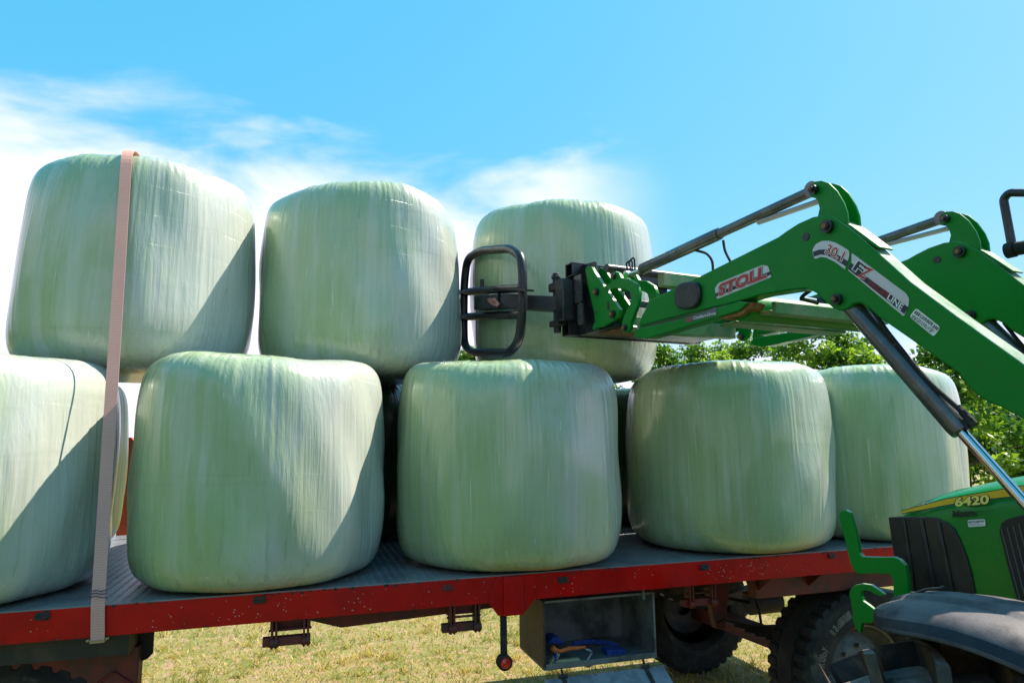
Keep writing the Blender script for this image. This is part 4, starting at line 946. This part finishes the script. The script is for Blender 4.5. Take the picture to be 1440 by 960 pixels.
# worn sticker on the arm
d = MB(); bl = -.345
P = [NP(x, y, bl-.03) for x, y in ((685, 420), (696, 418.5), (703, 427), (700, 431), (692, 429), (686, 424))]; d.add(P, [tuple(range(len(P)))]); 
obj('torn_sticker', d, mat('torn_sticker', (.35, .17, .15), .6, col2=(.15, .02, .02), nscale=60, lo=.5, hi=.55), bm_n, smooth=0)

# ------------------------------------------------------------------ trees
def tree(x, y, h, w, label, seed, nleaf=9000, leaf=.085, group='trees beyond the trailer', low=.12, name='broadleaf_tree', lm=(0, 1, 2), cat='tree'):
    rs = np.random.default_rng(seed); T = thing(name, (x, y, 0), label, cat, group)
    d = MB(); rt = .03*h
    top = Vector((x+rs.normal()*.2, y+rs.normal()*.2, h*.72)); d.tube([(x, y, -.05), (x+.03, y, h*.25), top*.5+Vector((x, y, h*.3))*.5, top], [rt, rt*.8, rt*.55, rt*.15], 10)
    tips = []
    for k in range(11):
        a = k*2.4+rs.random(); z0 = h*(low+.12+.5*rs.random()); L_k = w*(.45+.5*rs.random())*(1-.35*(z0/h))
        s_ = Vector((x, y, z0)); m_ = s_+Vector((math.cos(a)*L_k*.5, math.sin(a)*L_k*.5, h*.09)); e_k = s_+Vector((math.cos(a)*L_k, math.sin(a)*L_k, h*(.10+.12*rs.random())))
        d.tube([s_, m_, e_k], [rt*.38, rt*.25, rt*.07], 7); tips += [m_, e_k]
    obj('trunk', d, BARK, T)
    # leaf clumps of different size spread through the crown's volume
    nc = 46; cl = []
    for k in range(nc):
        u = rs.random(); zf_ = low+(1-low)*u; prof = math.sin(PI*min(1, max(0, (zf_-low)/(1-low)*.82+.16)))**.75
        a = rs.random()*2*PI; rad_ = w*prof*(rs.random()**.45)*.92
        cl.append((x+math.cos(a)*rad_, y+math.sin(a)*rad_, h*zf_*.96, w*(.13+.17*rs.random()), rs.random()))
    for t in tips: cl.append((t.x, t.y, t.z, w*.2, rs.random()))
    cl = np.array(cl); pr = cl[:, 3]**2; idx = rs.choice(len(cl), nleaf, p=pr/pr.sum()); c = cl[idx]
    v = rs.normal(size=(nleaf, 3)); v /= np.linalg.norm(v, axis=1)[:, None]; rad_ = rs.random(nleaf)**.5
    pos = c[:, :3] + v*(c[:, 3]*rad_)[:, None]*[1.1, 1.1, .8]
    nrm = v*.5 + rs.normal(size=(nleaf, 3))*.6 + [0, 0, .5]; nrm /= np.linalg.norm(nrm, axis=1)[:, None]
    t1 = np.cross(nrm, rs.normal(size=(nleaf, 3))); t1 /= np.linalg.norm(t1, axis=1)[:, None]; t2 = np.cross(nrm, t1)
    sz = leaf*(.6+.8*rs.random(nleaf))[:, None]
    V = np.stack([pos-t1*sz, pos-t2*sz*.5+t1*sz*.1, pos+t1*sz, pos+t2*sz*.5+t1*sz*.1], 1).reshape(-1, 3) - [x, y, 0]
    me = bpy.data.meshes.new('crown'); me.vertices.add(nleaf*4); me.vertices.foreach_set('co', V.ravel())
    me.loops.add(nleaf*4); me.loops.foreach_set('vertex_index', np.arange(nleaf*4, dtype=np.int32)); me.polygons.add(nleaf); me.polygons.foreach_set('loop_start', np.arange(0, nleaf*4, 4, dtype=np.int32))
    mi = np.where(c[:, 4]+rs.normal(size=nleaf)*.18 < .4, lm[1], np.where(c[:, 4] < .72, lm[0], lm[2])); me.polygons.foreach_set('material_index', mi.astype(np.int32)); me.update(); me.validate()
    for m_ in LEAF: me.materials.append(m_)
    o = bpy.data.objects.new('crown', me); COL.objects.link(o); o.parent = T
    return T
def dirat(px, dist):
    d_ = ray(px, 560); v = Vector((d_.x, d_.y, 0)).normalized()*dist; return v.x, v.y
TREES = [  # px, distance, height, width
    (668, 24, 5.6, 1.5, 'small broadleaf tree seen through the black hand frame of the grab'),
    (930, 24, 5.5, 2.0, 'light green bushy tree just right of the clamped bale'),
    (985, 26, 5.7, 1.9, 'bushy tree right of the light green one, under the front of the loader arm'),
    (1060, 27, 6.2, 2.3, 'broadleaf tree beyond the bale under the loader arm'),
    (1160, 23, 5.9, 2.1, 'darker broadleaf tree left of the grey lift cylinder'),
    (1225, 30, 6.0, 1.5, 'thin crowned tree with sky showing through behind the grey lift cylinder'),
    (1345, 19, 4.55, 1.6, 'leafy tree behind the right end of the bale row, under the loader arm'),
    (1405, 26, 4.3, 1.8, 'tree further back at the right edge above the bonnet'),
    (1480, 22, 4.1, 1.8, 'tree at the right edge partly outside the picture'),
    (780, 30, 5.2, 2.2, 'tree hidden behind the clamped bale'),
]
for i, (px, ds, hh, ww, lb) in enumerate(TREES):
    tx, ty = dirat(px, ds); tree(tx, ty, 2+(hh-2)*.93, ww, lb, 100+i, 12000 if px not in (1225,) else 3600)
# unseen trees added left of the photographer: they colour what the film mirrors
for i, (tx, ty, hh) in enumerate(((-10, 7, 6.5), (-11, 2.5, 7.5), (-10, -2, 7), (-9, -6.5, 7.5), (-4.5, -9, 7))):
    tree(tx, ty, hh, 2.7, ['tall green hedge tree at the left end of the trailer', 'tall green hedge tree left of the photographer', 'broad green hedge tree left of the photographer', 'green hedge tree behind the photographer to the left', 'green hedge tree straight behind the photographer'][i], 200+i, 5000, .16, 'hedge trees beside the field', .04)
